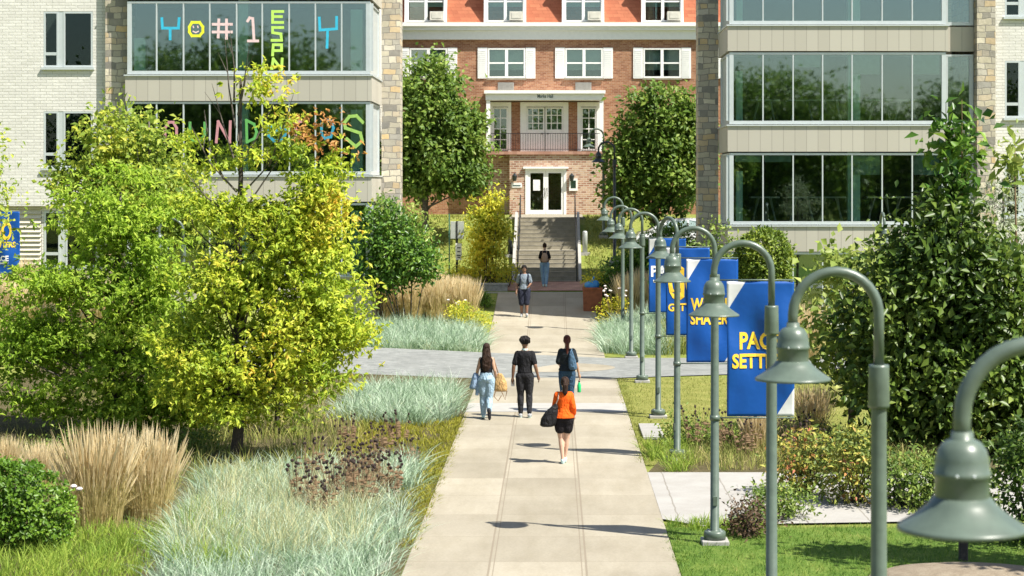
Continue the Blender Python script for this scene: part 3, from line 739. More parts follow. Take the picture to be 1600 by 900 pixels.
# ------------------------------------------------------------------ right residence hall
def hall_right():
    x0, x1 = px(1146, YF), px(1471, YF)
    r = thing('residence_hall', 'residence hall with long glass bays, beige bands and a shadowed stone edge', 'building', (10, 67, 0))
    xs = [px(x, YF) for x in (1146, 1192, 1239, 1285, 1331, 1378, 1425, 1471)]
    yb = 67.5
    rows = [(37, -73), (193, 83), (350, 240), (505, 395), (-120, -230)]
    for lo, hi in rows:
        glazed_row(r, zy(lo), zy(hi), xs, YF, side=(x0 - .08, yb))
    for lo, hi in ((80, 41), (237, 197), (393, 354), (-76, -117), (560, 508)): spandrel(r, zy(lo), zy(hi), x0, x1, YF, side=(x0, yb))
    spandrel(r, zy(-233), 16.2, x0, x1, YF, side=(x0, yb))
    MB().box(x0 - .25, 14.2, YF - .05, 70, 16.25, 16.6).build('roof', M['frame'], r, world=True)
    # recessed glass strip between bay and pier
    xr0, xr1 = x1 + .21, px(1520, 64.9)
    for lo, hi in rows:
        glazed_row(r, zy(lo) + .02, zy(hi) - .02, [xr0 + .15, xr1 - .16], 64.75)
    for lo, hi in ((80, 41), (237, 197), (393, 354), (-76, -117), (560, 508), (-233, -250)):
        MB().box(xr0, xr1, 64.71, 64.95, zy(lo) + .04, zy(hi) - .04 + .08).build('spandrel', M['spandrel'], r, world=True)
    MB().box(px(1091, 67.5), x0 - .205, 67.5, 68.6, -.5, 16.4).build('stone_pier', M['stone'], r, world=True)
    xp = px(1555, YW - .2)
    MB().box(xr1 + .002, xp, YW - .25, 68.4, -.5, 16.4).build('stone_pier', M['stone'], r, world=True)
    W = lambda x: px(x, YW); Z = lambda y: pz(y, YW)
    holes = [(W(1570), W(1650), Z(26), Z(-60)), (W(1570), W(1650), Z(184), Z(95)), (W(1570), W(1650), Z(338), Z(250))]
    wall_with_holes(r, 'painted_brick_wall', M['white_brick'], xp + .003, 24, -.5, 16.3, YW, YW + .3, holes)
    for h in holes: small_window(r, h[0] + .004, h[1] - .004, h[2] + .004, h[3] - .004, YW + .03)
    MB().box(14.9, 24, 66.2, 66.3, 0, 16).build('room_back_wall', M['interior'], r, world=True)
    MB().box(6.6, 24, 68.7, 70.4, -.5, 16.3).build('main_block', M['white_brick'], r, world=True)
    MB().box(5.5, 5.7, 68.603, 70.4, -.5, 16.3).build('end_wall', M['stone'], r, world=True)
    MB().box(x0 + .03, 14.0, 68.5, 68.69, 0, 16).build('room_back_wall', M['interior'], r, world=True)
    fl = MB()
    for lo, hi in ((80, 41), (237, 197), (393, 354), (-76, -117)):
        fl.box(x0 + .06, x1 + .2, YF + .26, 68.49, zy(lo) + .12, zy(hi) - .12)
    fl.build('floor_slab', M['interior_floor'], r, world=True)
    cm = MB()
    for a, b, tp in ((1326, 1345, 1), (1151, 1161, .75)):
        for lo, hi in rows[:4]: cm.box(px(a, YF), px(b, YF), YF + .12, YF + .4, zy(lo) - .2, zy(lo) + (zy(hi) - zy(lo)) * tp + (.2 if tp == 1 else 0))
    cm.build('column', M['mint'], r, world=True)
    rb = random.Random(4)
    for i in range(7):
        for lo, hi in rows[:3]:
            if rb.random() < .5: MB().box(xs[i] + .06, xs[i + 1] - .06, YF + .06, YF + .075, zy(hi) - (zy(hi) - zy(lo)) * rb.choice((.12, .2, .3, .45)), zy(hi) - .06).build('roller_blind', M['lobby'], r, world=True)
    # tables and stools just behind the glass of the lower rows
    fu = MB()
    for cx_ in (7.3, 8.6, 9.6, 11.3, 12.2):
        for lo in (350, 193):
            zf = zy(lo) - .1; fu.box(cx_ - .5, cx_ + .5, 66.2, 66.9, zf + .95, zf + 1.0)
            for sx in (-.42, .42): fu.bar((cx_ + sx, 66.3, zf), (cx_ + sx * .5, 66.8, zf + .95), .04, .04); fu.bar((cx_ + sx, 66.8, zf), (cx_ + sx * .5, 66.3, zf + .95), .04, .04)
    fu.build('study_table', M['ac'], r, world=True)
hall_right()

# ------------------------------------------------------------------ brick hall at the end
YB = 90.0
def hall_brick():
    r = thing('brick_hall', 'red brick hall with orange mansard roof, white portico and shuttered windows', 'building', (0, 90, 3.7))
    X = lambda x: px(x, YB); Z = lambda y: pz(y, YB)
    cols_ = [669, 791, 912, 1034, 547, 1156]
    holes = [(X(c - 29), X(c + 30), Z(122), Z(75)) for c in cols_]
    gx0, gx1 = X(822) - .02, X(884) + .02
    holes += [(X(764), X(938), Z(237), Z(160))]
    wall_with_holes(r, 'brick_wall', M['brick'], -15, 15, 3.2, Z(62), YB, YB + .35, holes)
    def house_window(c, z0, z1, yf, name='window', shutters=False, ac=False):
        a, b = X(c - 29) + .004, X(c + 30) - .004; t = .075; m = (a + b) / 2; fr = MB()
        fr.box(a, b, yf - .05, yf + .1, z0, z0 + t); fr.box(a, b, yf - .05, yf + .1, z1 - t, z1)
        for q in (a, m - .07, b - t): fr.box(q, q + (t if q != m - .07 else .14), yf - .045, yf + .1, z0 + t, z1 - t)
        zm = (z0 + z1) / 2
        fr.box(a + t, m - .07, yf - .03, yf + .1, zm - .035, zm + .035); fr.box(m + .07, b - t, yf - .03, yf + .1, zm - .035, zm + .035)
        w = fr.build(name, M['white'], r, world=True)
        MB().box(a + t, b - t, yf + .03, yf + .04, z0 + t, z1 - t).build('glass', M['glass_clear'], w, world=True)
        MB().box(a + t, b - t, yf + .30, yf + .31, z0 + t + (zm - z0) * .45, z1 - t).build('blind', M['mint'], w, world=True)
        MB().box(a - .05, b + .05, yf - .11, yf - .052, z0 - .08, z0 + .0).build('sill', M['concrete_step'], w, world=True)
        if shutters:
            for sa, sb in ((a - .47, a - .02), (b + .02, b + .47)):
                s = MB(); s.box(sa, sb, yf - .05, yf - .005, z0 - .02, z1 + .02)
                for k in range(14):
                    zz = z0 + .06 + k * (z1 - z0 - .12) / 14; s.box(sa + .06, sb - .06, yf - .062, yf - .052, zz, zz + .05)
                s.build('shutter', M['white'], w, world=True)
    for c in cols_: house_window(c, Z(122) + .004, Z(75) - .004, YB, shutters=True)
    for c in (791, 912):
        g = MB(); g.box(X(c - 13), X(c + 12), YB - .06, YB - .004, Z(141), Z(129))
        for k in range(7): g.box(X(c - 12), X(c + 11), YB - .075, YB - .062, Z(140) + k * .05, Z(140) + k * .05 + .025)
        g.build('vent_grille', M['grille'], r, world=True)
    # cornice
    c = MB(); c.box(-15.2, 15.2, YB - .16, YB + .3, Z(62), Z(48)); c.box(-15.25, 15.25, YB - .30, YB + .3, Z(48) + .002, Z(42)); c.box(-15.3, 15.3, YB - .42, YB + .3, Z(42) + .002, Z(36))
    c.build('cornice', M['white'], r, world=True)
    # mansard roof and dormers
    zr = Z(36); ro = MB(); ro.quad((-15, YB + .05, zr), (15, YB + .05, zr), (15, YB + 1.3, zr + 3.2), (-15, YB + 1.3, zr + 3.2)); ro.quad((-15, YB + 1.3, zr + 3.2), (15, YB + 1.3, zr + 3.2), (15, YB + 10, zr + 4.4), (-15, YB + 10, zr + 4.4))
    ro.build('mansard_roof', M['shingle'], r, world=True)
    for c_ in (665, 789, 911, 1035):
        a, b = X(c_ - 33), X(c_ + 33); d = MB(); yd = YB - .02
        z0, z1 = zr + .004, zr + 2.0
        d.box(a, a + .13, yd, YB + 1.1, z0, z1); d.box(b - .13, b, yd, YB + 1.1, z0, z1); d.box(a - .1, b + .1, yd - .06, YB + 1.2, z1 + .002, z1 + .2)
        dm = d.build('dormer', M['white'], r, world=True)
        house_window(c_, z0 + .05, z1 - .02, YB + .06)
        k = X(c_ + 8); q = MB(); q.box(k - .02, k + .62, YB - .32, YB + .0, z0 + .12, z0 + .52)
        q.box(k + .08, k + .52, YB - .335, YB - .322, z0 + .2, z0 + .45)
        q.build('air_conditioner', M['ac'], dm, world=True)
    # portico
    yp = 88.9
    p = MB(); p.box(X(760), X(943), yp, YB + .3, Z(158), Z(148)); p.box(X(758), X(945), yp - .12, YB + .3, Z(148) + .002, Z(143))
    for a, b in ((761, 767), (936, 942)): p.box(X(a), X(b), yp + .05, yp + .25, Z(237), Z(158) - .002)
    po = p.build('portico', M['white'], r, world=True)
    t = MB(); letters(t, 'Marks Hall', X(840), X(864), Z(154.6), Z(149.2), yp - .002, .012, .012); t.build('lettering', M['navy_text'], po, world=True)
    yi = 89.75
    ent = MB()
    for a, b in ((764, 799), (813, 820), (886, 888), (902, 938)): pass
    ent.box(X(764), X(770), yi, yi + .2, Z(237), Z(160)); ent.box(X(794), X(799), yi, yi + .2, Z(237), Z(160)); ent.box(X(770), X(794), yi, yi + .2, Z(167), Z(160))
    ent.box(X(813), X(823), yi, yi + .2, Z(237), Z(160)); ent.box(X(880), X(888), yi, yi + .2, Z(237), Z(160)); ent.box(X(823), X(880), yi, yi + .2, Z(167), Z(160))
    ent.box(X(902), X(908), yi, yi + .2, Z(237), Z(160)); ent.box(X(932), X(938), yi, yi + .2, Z(237), Z(160)); ent.box(X(908), X(932), yi, yi + .2, Z(167), Z(160))
    en = ent.build('porch_wall', M['white'], r, world=True)
    for q0, q1 in ((799, 813), (888, 902)): MB().box(X(q0) + .002, X(q1) - .002, yi + .05, yi + .2, Z(237), Z(160)).build('porch_brick', M['brick'], r, world=True)
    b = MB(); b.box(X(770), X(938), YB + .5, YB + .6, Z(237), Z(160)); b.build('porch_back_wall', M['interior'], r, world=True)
    def sash(x0, x1, z0, z1, y, rows_, cols__, name, parent):
        f = MB(); t_ = .07
        f.box(x0, x1, y, y + .06, z0, z0 + t_); f.box(x0, x1, y, y + .06, z1 - t_, z1); f.box(x0, x0 + t_, y, y + .06, z0 + t_, z1 - t_); f.box(x1 - t_, x1, y, y + .06, z0 + t_, z1 - t_)
        for i in range(1, cols__): xx = x0 + (x1 - x0) * i / cols__; f.box(xx - .02, xx + .02, y + .01, y + .05, z0 + t_, z1 - t_)
        for j in range(1, rows_): zz = z0 + (z1 - z0) * j / rows_; f.box(x0 + t_, x1 - t_, y + .012, y + .048, zz - .02, zz + .02)
        w = f.build(name, M['white'], parent, world=True)
        MB().box(x0 + t_, x1 - t_, y + .052, y + .058, z0 + t_, z1 - t_).build('glass', M['glass_clear'], w, world=True)
    sash(X(770) + .003, X(794) - .003, Z(235), Z(168), yi + .03, 4, 2, 'window', r); sash(X(908) + .003, X(932) - .003, Z(235), Z(168), yi + .03, 4, 2, 'window', r)
    for a, b_ in ((823, 851), (852, 880)):
        x0, x1 = X(a) + .003, X(b_) - .003; d = MB(); zz = Z(205)
        d.box(x0, x1, yi + .05, yi + .1, Z(237), zz); dd = d.build('porch_door', M['white'], r, world=True)
        sash(x0, x1, zz + .002, Z(168), yi + .05, 3, 3, 'glazing', dd)
        kn = MB(); kx = x1 - .12 if a == 823 else x0 + .12; kn.ball((kx, yi + .01, Z(209)), .04); kn.build('handle', M['dark_metal'], dd, world=True)
    # pale brick entrance bay below
    ye = 88.95
    wall_with_holes(r, 'entrance_bay', M['brick_pale'], X(797), X(953), 3.4, Z(242), ye, YB - .003, [(gx0, gx1, 3.69, Z(264))])
    MB().box(X(763), X(797) - .003, ye + .75, YB - .004, 3.4, Z(242)).build('side_bay', M['brick_pale'], r, world=True)
    MB().box(X(761), X(955), ye - .1, YB - .005, Z(242) + .002, Z(237) - .002).build('ledge', M['redpavers'], r, world=True)
    f = MB(); x0, x1 = gx0, gx1; zt = Z(264); zb = 3.70; m = (x0 + x1) / 2
    f.box(x0, x0 + .12, ye - .03, ye + .1, zb, zt); f.box(x1 - .12, x1, ye - .03, ye + .1, zb, zt); f.box(x0 + .12, x1 - .12, ye - .03, ye + .1, zt - .1, zt)
    f.box(x0 - .1, x1 + .1, ye - .14, ye - .002, zt + .004, zt + .1)
    fr = f.build('door_frame', M['white'], r, world=True)
    for a, b_ in ((x0 + .123, m - .004), (m + .004, x1 - .123)):
        d = MB(); d.box(a, a + .11, ye, ye + .06, zb + .02, zt - .103); d.box(b_ - .11, b_, ye, ye + .06, zb + .02, zt - .103); d.box(a + .11, b_ - .11, ye, ye + .06, zb + .02, zb + .22); d.box(a + .11, b_ - .11, ye, ye + .06, zt - .2, zt - .103)
        dd = d.build('entrance_door', M['white'], r, world=True)
        MB().box(a + .11, b_ - .11, ye + .025, ye + .035, zb + .22, zt - .2).build('glass', M['glass_clear'], dd, world=True)
        hx = b_ - .055 if a < m - .3 else a + .055
        h = MB(); h.tube([(hx, ye - .002, zb + .85), (hx, ye - .06, zb + .9), (hx, ye - .06, zb + 1.2), (hx, ye - .002, zb + 1.25)], .014, 6); h.build('handle', M['dark_metal'], dd, world=True)
        if a < m - .3:
            q = MB(); q.box(a + .24, a + .56, ye + .015, ye + .022, zb + 1.12, zb + 1.62); pp = q.build('notice', M['paper'], dd, world=True)
    MB().box(gx0, gx1, YB + .4, YB + .5, 3.5, 8).build('lobby_back_wall', M['lobby'], r, world=True)
    for c_ in (805, 893):
        l = MB(); xx = X(c_); l.box(xx - .03, xx + .03, ye - .15, ye, Z(274), Z(272)); l.lathe([(Z(283), .0), (Z(283), .07), (Z(276), .12), (Z(275), .13), (Z(271), .02), (Z(270), 0)], xx, ye - .15, 10)
        l.build('lantern', M['black_and_shade'], r, world=True)
    q = MB(); q.box(X(800), X(816), ye - .03, ye - .003, Z(293), Z(286)); pl = q.build('plaque', M['white'], r, world=True)
    q = MB(); q.box(X(802), X(814), ye - .036, ye - .0305, Z(291), Z(289)); q.build('plaque_strip', M['navy_text'], pl, world=True)
    q = MB(); q.box(X(889), X(902), ye - .06, ye - .003, Z(298), Z(279)); bx = q.build('notice_box', M['white'], r, world=True)
    q = MB(); q.box(X(891.5), X(899.5), ye - .066, ye - .061, Z(294), Z(282)); q.build('notice_panel', M['glass'], bx, world=True)
    MB().box(-15, 15, YB - .06, YB - .003, 3.4, Z(331)).build('plinth', M['concrete_light'], r, world=True) if False else None
    # balcony railing
    ra = MB(); z0, z1 = Z(237) + .02, Z(209)
    ra.box(X(768), X(936), ye - .06, ye - .03, z1 - .03, z1); ra.box(X(768), X(936), ye - .055, ye - .035, z0 + .06, z0 + .085)
    x = X(768)
    while x < X(936): ra.box(x - .008, x + .008, ye - .053, ye - .037, z0, z1 - .03); x += .115
    ra.build('balcony_railing', M['dark_metal'], r, world=True)
    MB().box(-15, 15, YB + 8, YB + 8.3, 3.2, 13).build('rear_wall', M['brick'], r, world=True)
    MB().box(-15, -14.7, YB + .36, YB + 8, 3.2, Z(62)).build('side_wall', M['brick'], r, world=True); MB().box(14.7, 15, YB + .36, YB + 8, 3.2, Z(62)).build('side_wall', M['brick'], r, world=True)
    MB().box(-14.6, 14.6, YB + 2.4, YB + 2.5, 3.2, Z(62)).build('room_back_wall', M['interior'], r, world=True)
hall_brick()

# ------------------------------------------------------------------ steps up the bank
def steps():
    r = thing('outdoor_steps', 'broad weathered concrete steps with pale cheek walls climbing the grass bank', 'steps', (0, 74.5, 1.2))
    st = MB(); n = 8; rise = 2.5 / 16; y = 74.5; z = 1.2
    for k in range(8):
        st.box(-1.5, .97, y, y + .36, z - .5, z + rise); y += .34; z += rise
    for y0 in (0,): st.box(-1.5, .97, y, y + 1.05, z - .5, z - .004)
    land = z; y += 1.03
    for k in range(8): st.box(-1.5, .97, y, y + .36, z - .5, z + rise); y += .34; z += rise
    st.build('stair_flight', M['concrete_step'], r, world=True)
    ns = MB(); yy = 74.5; zz = 1.2
    for k in range(16):
        if k == 8: yy += 1.03
        zz += rise; ns.box(-1.49, .96, yy - .012, yy + .05, zz + .002, zz + .007); yy += .34
    ns.build('step_nosing', M['concrete_light'], r, world=True)
    for a, b in ((-1.62, -1.503), (.973, 1.09)):
        w = MB()
        prof = [(74.3, .9), (74.3, 1.42), (77.25, 2.72), (78.2, 2.72), (81.1, 3.95), (81.1, 2.8)]
        k = len(prof); base = len(w.v)
        w.v += [(a, p, q) for p, q in prof] + [(b, p, q) for p, q in prof]
        w.f.append(tuple(range(k))); w.m.append(0); w.f.append(tuple(range(2 * k - 1, k - 1, -1))); w.m.append(0)
        for i in range(k): j = (i + 1) % k; w.f.append((j, i, k + i, k + j)); w.m.append(0)
        w.build('cheek_wall', M['concrete_light'], r, world=True)
    MB().box(-1.9, 1.3, 81.0, 88.9, 3.2, 3.716).build('upper_landing', M['concrete_step'], r, world=True)
    for x in (-1.4, .9):
        h = MB(); pts = [(x, 74.5, 1.25), (x, 74.5, 2.2), (x, 77.2, 3.4), (x, 78.2, 3.4), (x, 81.0, 4.65), (x, 81.0, 3.7)]
        h.tube(pts, .025, 6)
        for p, q in ((75.9, 2.84), (77.2, 3.4), (78.2, 3.4), (79.6, 4.03)): h.tube([(x, p, q - .95), (x, p, q)], .02, 6)
        h.build('handrail', M['dark_metal'], r, world=True)
steps()
k = MB(); k.box(-3.6, -1.75, 72.8, 73.2, .8, 1.28); k.box(-3.64, -1.71, 72.76, 73.24, 1.282, 1.34)
k.build('stone_wall', M['kerbstone'], props=('low grey stone edging wall left of the steps foot', 'wall'))
# ------------------------------------------------------------------ lamps
def make_lamp(mat, h=4.55, label='', collar=True):
    t = thing('street_lamp', label, 'street lamp', (0, 0, 0), 0, 'goose-neck lamps along the walkway')
    b = MB(); b.box(-.19, .19, -.19, .19, -.15, .07); b.build('concrete_footing', M['concrete_light'], t, bev=.01)
    dz = h - 4.55
    p = MB(); p.lathe([(.07, .0), (.07, .155), (.17, .155), (.19, .14), (.19, .075), (.2, .063), (3.60 + dz, .054)], n=18)
    p.lathe([(3.56 + dz, .054), (3.56 + dz, .072), (3.58 + dz, .076), (3.84 + dz, .072), (3.86 + dz, .07), (3.86 + dz, .03)], n=18)
    p.build('post', mat, t, smooth=False).data.polygons.foreach_set('use_smooth', [True] * len(p.f))
    a = MB(); pts = [(0, 0, 3.84 + dz), (0, 0, 4.21 + dz)] + [(-.3 + .3 * math.cos(q), 0, 4.21 + dz + .3 * math.sin(q)) for q in np.linspace(.12, math.pi, 16)] + [(-.6, 0, 4.11 + dz)]
    a.tube(pts, .036, 12); a.build('goose_neck', mat, t, smooth=True)
    s = MB()
    s.lathe([(z + dz, r) for z, r in ((4.155, .0), (4.155, .044), (4.125, .047), (4.122, .055), (4.110, .078), (4.080, .099), (4.04, .1095), (3.995, .112), (3.99, .117), (3.972, .117), (3.967, .110), (3.885, .110))], -.6, 0, 32)
    hd = s.build('lamp_head', mat, t); hd.data.polygons.foreach_set('use_smooth', [True] * len(s.f))
    s = MB()
    s.lathe([(z + dz, r) for z, r in ((3.889, .105), (3.886, .118), (3.858, .140), (3.828, .174), (3.797, .217), (3.772, .256), (3.765, .264), (3.752, .264), (3.752, .255), (3.78, .21), (3.81, .16), (3.86, .09), (3.86, 0))], -.6, 0, 40)
    sh = s.build('lamp_shade', mat, t); sh.data.polygons.foreach_set('use_smooth', [True] * len(s.f))
    g = MB(); g.lathe([(3.855 + dz, .0), (3.855 + dz, .085), (3.80 + dz, .08), (3.77 + dz, .05), (3.76 + dz, 0)], -.6, 0, 16); g.build('lamp_glass', M['paper'], sh, smooth=True)
    hc = MB(); hc.box(-.03, .03, -.075, -.058, .55, .68); hc.build('access_cover', mat, t, bev=.004)
    bo = MB()
    for q in range(4): bo.tube([(.118 * math.cos(q * 1.571 + .785), .118 * math.sin(q * 1.571 + .785), .16), (.118 * math.cos(q * 1.571 + .785), .118 * math.sin(q * 1.571 + .785), .20)], .016, 6)
    bo.build('anchor_bolt', M['frame'], t)
    sc = MB()
    for q in (-.75, -.15): sc.ball((-.6 + .115 * math.cos(q - 1.2), .115 * math.sin(q - 1.2), 3.985 + dz), .008, n=6)
    sc.build('screw', M['frame'], hd)
    return t
LX = 2.27
proto = make_lamp(M['lamp'], 4.49, '')
def fix_top(o, z): o.location.z = z
lamp_defs = [
    (7.85, 'nearest and largest grey-green lamp, cut off by the right edge', None),
    (13.4, 'second nearest grey-green lamp, its thick post reaching below the frame', None),
    (20.0, 'grey-green lamp standing just in front of the gold PACE SETTERS banner', None),
    (27.05, 'grey-green lamp whose square footing shows beside the white side path', None),
    (35.3, 'grey-green lamp with its neck turned away, post rising from the planting bed', None),
    (41.7, 'grey-green lamp with a stepped footing on the dry lawn by the walkway', None),
    (49.2, 'grey-green lamp at the lawn corner next to the grey pavers', None),
    (56.1, 'grey-green lamp rising from the blue grass beyond the pavers', None),
    (63.0, 'grey-green lamp rising between tan feather grasses near the planter', None),
]
lamps = []
for i, (d, lab, _) in enumerate(lamp_defs):
    o = proto if i == 0 else copy_tree(proto)
    x = LX if i != 4 else px(1058, 35.3)
    o.location = (x, d, ground(x, d) + (.0 if i else -.05)); o['label'] = lab
    if i == 4: o.rotation_euler.z = R(-62)
    lamps.append(o)
o = copy_tree(proto); o.location = (px(943, 79), 79, ground(px(943, 79), 79) + .0); o['label'] = 'far grey-green lamp against the brick hall, left of the shade-darkened lamp'
o = copy_tree(proto); o.location = (px(286, 48), 48, pz(365, 48) - 4.08); o['label'] = 'grey-green lamp half hidden in the branches before the left hall'
o = copy_tree(proto); o.location = (px(1382, 50), 50.6, -.12); o.rotation_euler.z = R(90); o['label'] = 'grey-green lamp peeping over the broad leaved tree by the right hall'
o = copy_tree(proto); o.location = (-17.27, 58, ground(-17, 58)); o['label'] = 'grey-green lamp at the left edge holding the rounded blue banner'
bl = make_lamp(M['black_and_shade'], 4.55, 'lamp coloured dark for the shade it stands in, before the clipped tree')  # the hall's shade is put into this lamp's colour, darker than the others
bl.location = (px(960, 72), 72, pz(219, 72) - 4.58)

# ------------------------------------------------------------------ banners
def m_banner(name, w, h, ctl, cbr):
    m, nt, b = new_mat(name)
    tc = nd(nt, 'ShaderNodeTexCoord'); s = nd(nt, 'ShaderNodeSeparateXYZ'); nt.links.new(tc.outputs['Object'], s.inputs[0])
    u = math_(nt, 'MULTIPLY', s.outputs[0], 1 / w); v = math_(nt, 'MULTIPLY', s.outputs[2], -1 / h)   # v: 0 top .. 1 bottom
    tl = math_(nt, 'LESS_THAN', math_(nt, 'ADD', math_(nt, 'MULTIPLY', u, 1 / ctl[0]), math_(nt, 'MULTIPLY', v, 1 / ctl[1])), 1)
    br = math_(nt, 'LESS_THAN', math_(nt, 'ADD', math_(nt, 'MULTIPLY', math_(nt, 'SUBTRACT', 1, u), 1 / cbr[0]), math_(nt, 'MULTIPLY', math_(nt, 'SUBTRACT', 1, v), 1 / cbr[1])), 1)
    c = mixc(nt, math_(nt, 'MAXIMUM', tl, br), (.006, .072, .31), (.62, .62, .62)); bump(nt, b, noise(nt, 4, tc.outputs['Object'], 2), .25, .03)
    nt.links.new(c, b.inputs['Base Color']); b.inputs['Roughness'].default_value = .45; b.inputs['Specular IOR Level'].default_value = .3
    return m
BM = m_banner('blue_banner_cloth', .95, 1.9, (.28, .225), (.27, .21))
BM2 = m_banner('plain_corner_banner_cloth', .95, 1.9, (.001, .001), (.26, .20))
def banner(label, x, y, ztop, texts, mat, seed, w=.95, h=1.9, curved=False):
    rng = random.Random(seed); a1, a2, a3 = rng.uniform(0, 6), rng.uniform(0, 6), rng.uniform(0, 6)
    t = thing('banner', label, 'banner', (x, y, ztop), 0, 'blue banners hung from the lamp posts')
    def wave(X, Z):
        e = math.sin(math.pi * min(1, max(0, -Z / h))) 
        return .003 * math.sin(X * 21 + .6 * math.sin(Z * 2 + a1)) * (.35 + .65 * e) + e * (.034 * math.sin(X * 7 + Z * 2.2 + a1) + .020 * math.sin(X * 13 - Z * 5 + a2) + .012 * math.sin(Z * 6 + X * 4 + a3)) + .006 * math.sin(X * 9 + a2)
    mb = MB(); nu, nv = 24, 44
    for j in range(nv + 1):
        for i in range(nu + 1):
            X, Z = w * i / nu, -h * j / nv
            if curved:   # the free edge bellies out, then runs back to the foot
                q = j / nv; X *= 1.0 if q < .75 else 1 - .28 * ((q - .75) / .25) ** 2
            mb.v.append((X, wave(X, Z), Z))
    n = nu + 1
    for j in range(nv):
        for i in range(nu): mb.f.append((j * n + i, (j + 1) * n + i, (j + 1) * n + i + 1, j * n + i + 1)); mb.m.append(0)
    cl = mb.build('cloth', mat, t, smooth=True)
    sd = cl.modifiers.new('thick', 'SOLIDIFY'); sd.thickness = .003; sd.offset = 1
    for z in (.02, -h - .02):
        br = MB(); br.tube([(-.18, .0, z), (w, .0, z)], .011, 8); br.tube([(-.17, 0, z - .035), (-.17, 0, z + .035)], .073, 12)
        br.build('bracket', M['lamp'], t, smooth=True)
    for k, (s, u0, u1, v0, v1, mt) in enumerate(texts):
        q = MB(); letters(q, s, u0 * w, u1 * w, -v1 * h, -v0 * h, -.008, .032, .003, wave); q.build('lettering', M[mt], t)
    return t
def hang(i, label, texts, mat, seed):
    l = lamps[i]; return banner(label, l.location.x + .17, l.location.y, l.location.z + 3.70, texts, mat, seed)
hang(3, 'nearest blue banner, gold two-line slogan partly behind a lamp post', [('PACE', .19, .80, .375, .505, 'yellow'), ('SETTERS', .075, .93, .535, .645, 'yellow')], BM, 1)
hang(4, 'blue banner with gold slogan, second from the front, behind a lamp shade', [('WORLD', .08, .90, .375, .50, 'yellow'), ('SHAPERS', .08, .90, .525, .635, 'yellow')], BM, 2)
hang(5, 'blue banner with huge gold G, third from the front', [('GO', .05, .88, .20, .60, 'yellow'), ('GETTERS', .05, .92, .635, .725, 'yellow')], BM, 3)
hang(6, 'blue banner with white lettering, fourth from the front', [('PACE', .06, .94, .37, .52, 'white_print'), ('UNIVERSITY', .12, .90, .56, .60, 'white_print')], BM, 4)
banner('rounded blue banner with gold and white lettering at the left edge', -17.08, 58, pz(434, 58) + 2.0,
       [('GO', .12, .75, .16, .46, 'yellow'), ('GETTERS', .10, .86, .48, .57, 'yellow'), ('PACE', .15, .66, .70, .79, 'white_print'), ('UNIVERSITY', .15, .66, .81, .835, 'white_print')], BM2, 5, curved=True)

# ------------------------------------------------------------------ small street furniture
def planter():
    x0, x1, y0 = px(911, 68.4), px(941, 68.4), 68.4; z0 = ground(1, 68.6)
    t = thing('planter', 'square rust coloured planter at the walkway edge before the steps', 'planter', ((x0 + x1) / 2, y0 + .35, z0))
    w = (x1 - x0) / 2
    b = MB(); n = 4
    prof = [(-.02, .93), (.03, .95), (.72, 1.0), (.80, 1.06), (.86, 1.06), (.86, .92), (.74, .90)]
    for z, k in prof:
        for sx, sy in ((-1, -1), (1, -1), (1, 1), (-1, 1)): b.v.append((sx * w * k, sy * w * k, z))
    for i in range(len(prof) - 1):
        for k in range(4): b.f.append((i * 4 + k, i * 4 + (k + 1) % 4, i * 4 + 4 + (k + 1) % 4, i * 4 + 4 + k)); b.m.append(0)
    b.build('box', M['rust'], t); MB().box(-w * .9, w * .9, -w * .9, w * .9, .70, .75).build('soil', M['soil'], t)
    rng = np.random.default_rng(4); p = tuple(t.location)
    bush('potted_plant', 'loose green and yellow plant growing in the rust planter', 'plant', (p[0] + .05, p[1] + .1, p[2] + .75), [(p[0] - .1, p[1] + .05, p[2] + 1.1, .32, .25, .35), (p[0] + .25, p[1] + .1, p[2] + 1.2, .2, .2, .4)], M['yellowshrub'], 40, 8, .09, 77, rc=.08, stems=8)
    g = MB(); g.ball((0, 0, .14), .26, .2, .2, 14); g.ball((.12, -.02, .2), .16, .14, .15, 12); g.ball((-.14, .02, .17), .14, .14, .13, 12); g.tube([(.02, 0, .3), (.05, 0, .42), (.09, .0, .47)], [.05, .03, .05], 8)
    mesh_obj('tied_bag', remesh(g, .02), M['blue_plastic'], None, (p[0] - .02, p[1] - .1, p[2] + .76)); tag(bpy.data.objects['tied_bag'], 'bright blue tied bag lying on top of the rust planter', 'bag')
planter()
def bollard(label, x, y, h, m):
    z = ground(x, y) if not (-1.62 < x < 1.08) else ground(1.2, y)
    t = thing('bollard', label, 'bollard', (x, y, z), 0, 'bollards beside the steps')
    b = MB(); b.lathe([(.03, 0), (.03, .1), (h - .06, .1), (h - .02, .085), (h, .05), (h, 0)], n=16); b.build('shaft', m, t, smooth=True)
    b = MB(); b.box(-.2, .2, -.2, .2, -.1, .05); b.build('base', M['concrete_light'], t)
bollard('grey round-topped bollard right of the steps', px(914, 77.2), 77.2, .92, M['sign_grey'])
bollard('dark bollard left of the steps', px(797, 77), 77, .82, M['black_and_shade'])
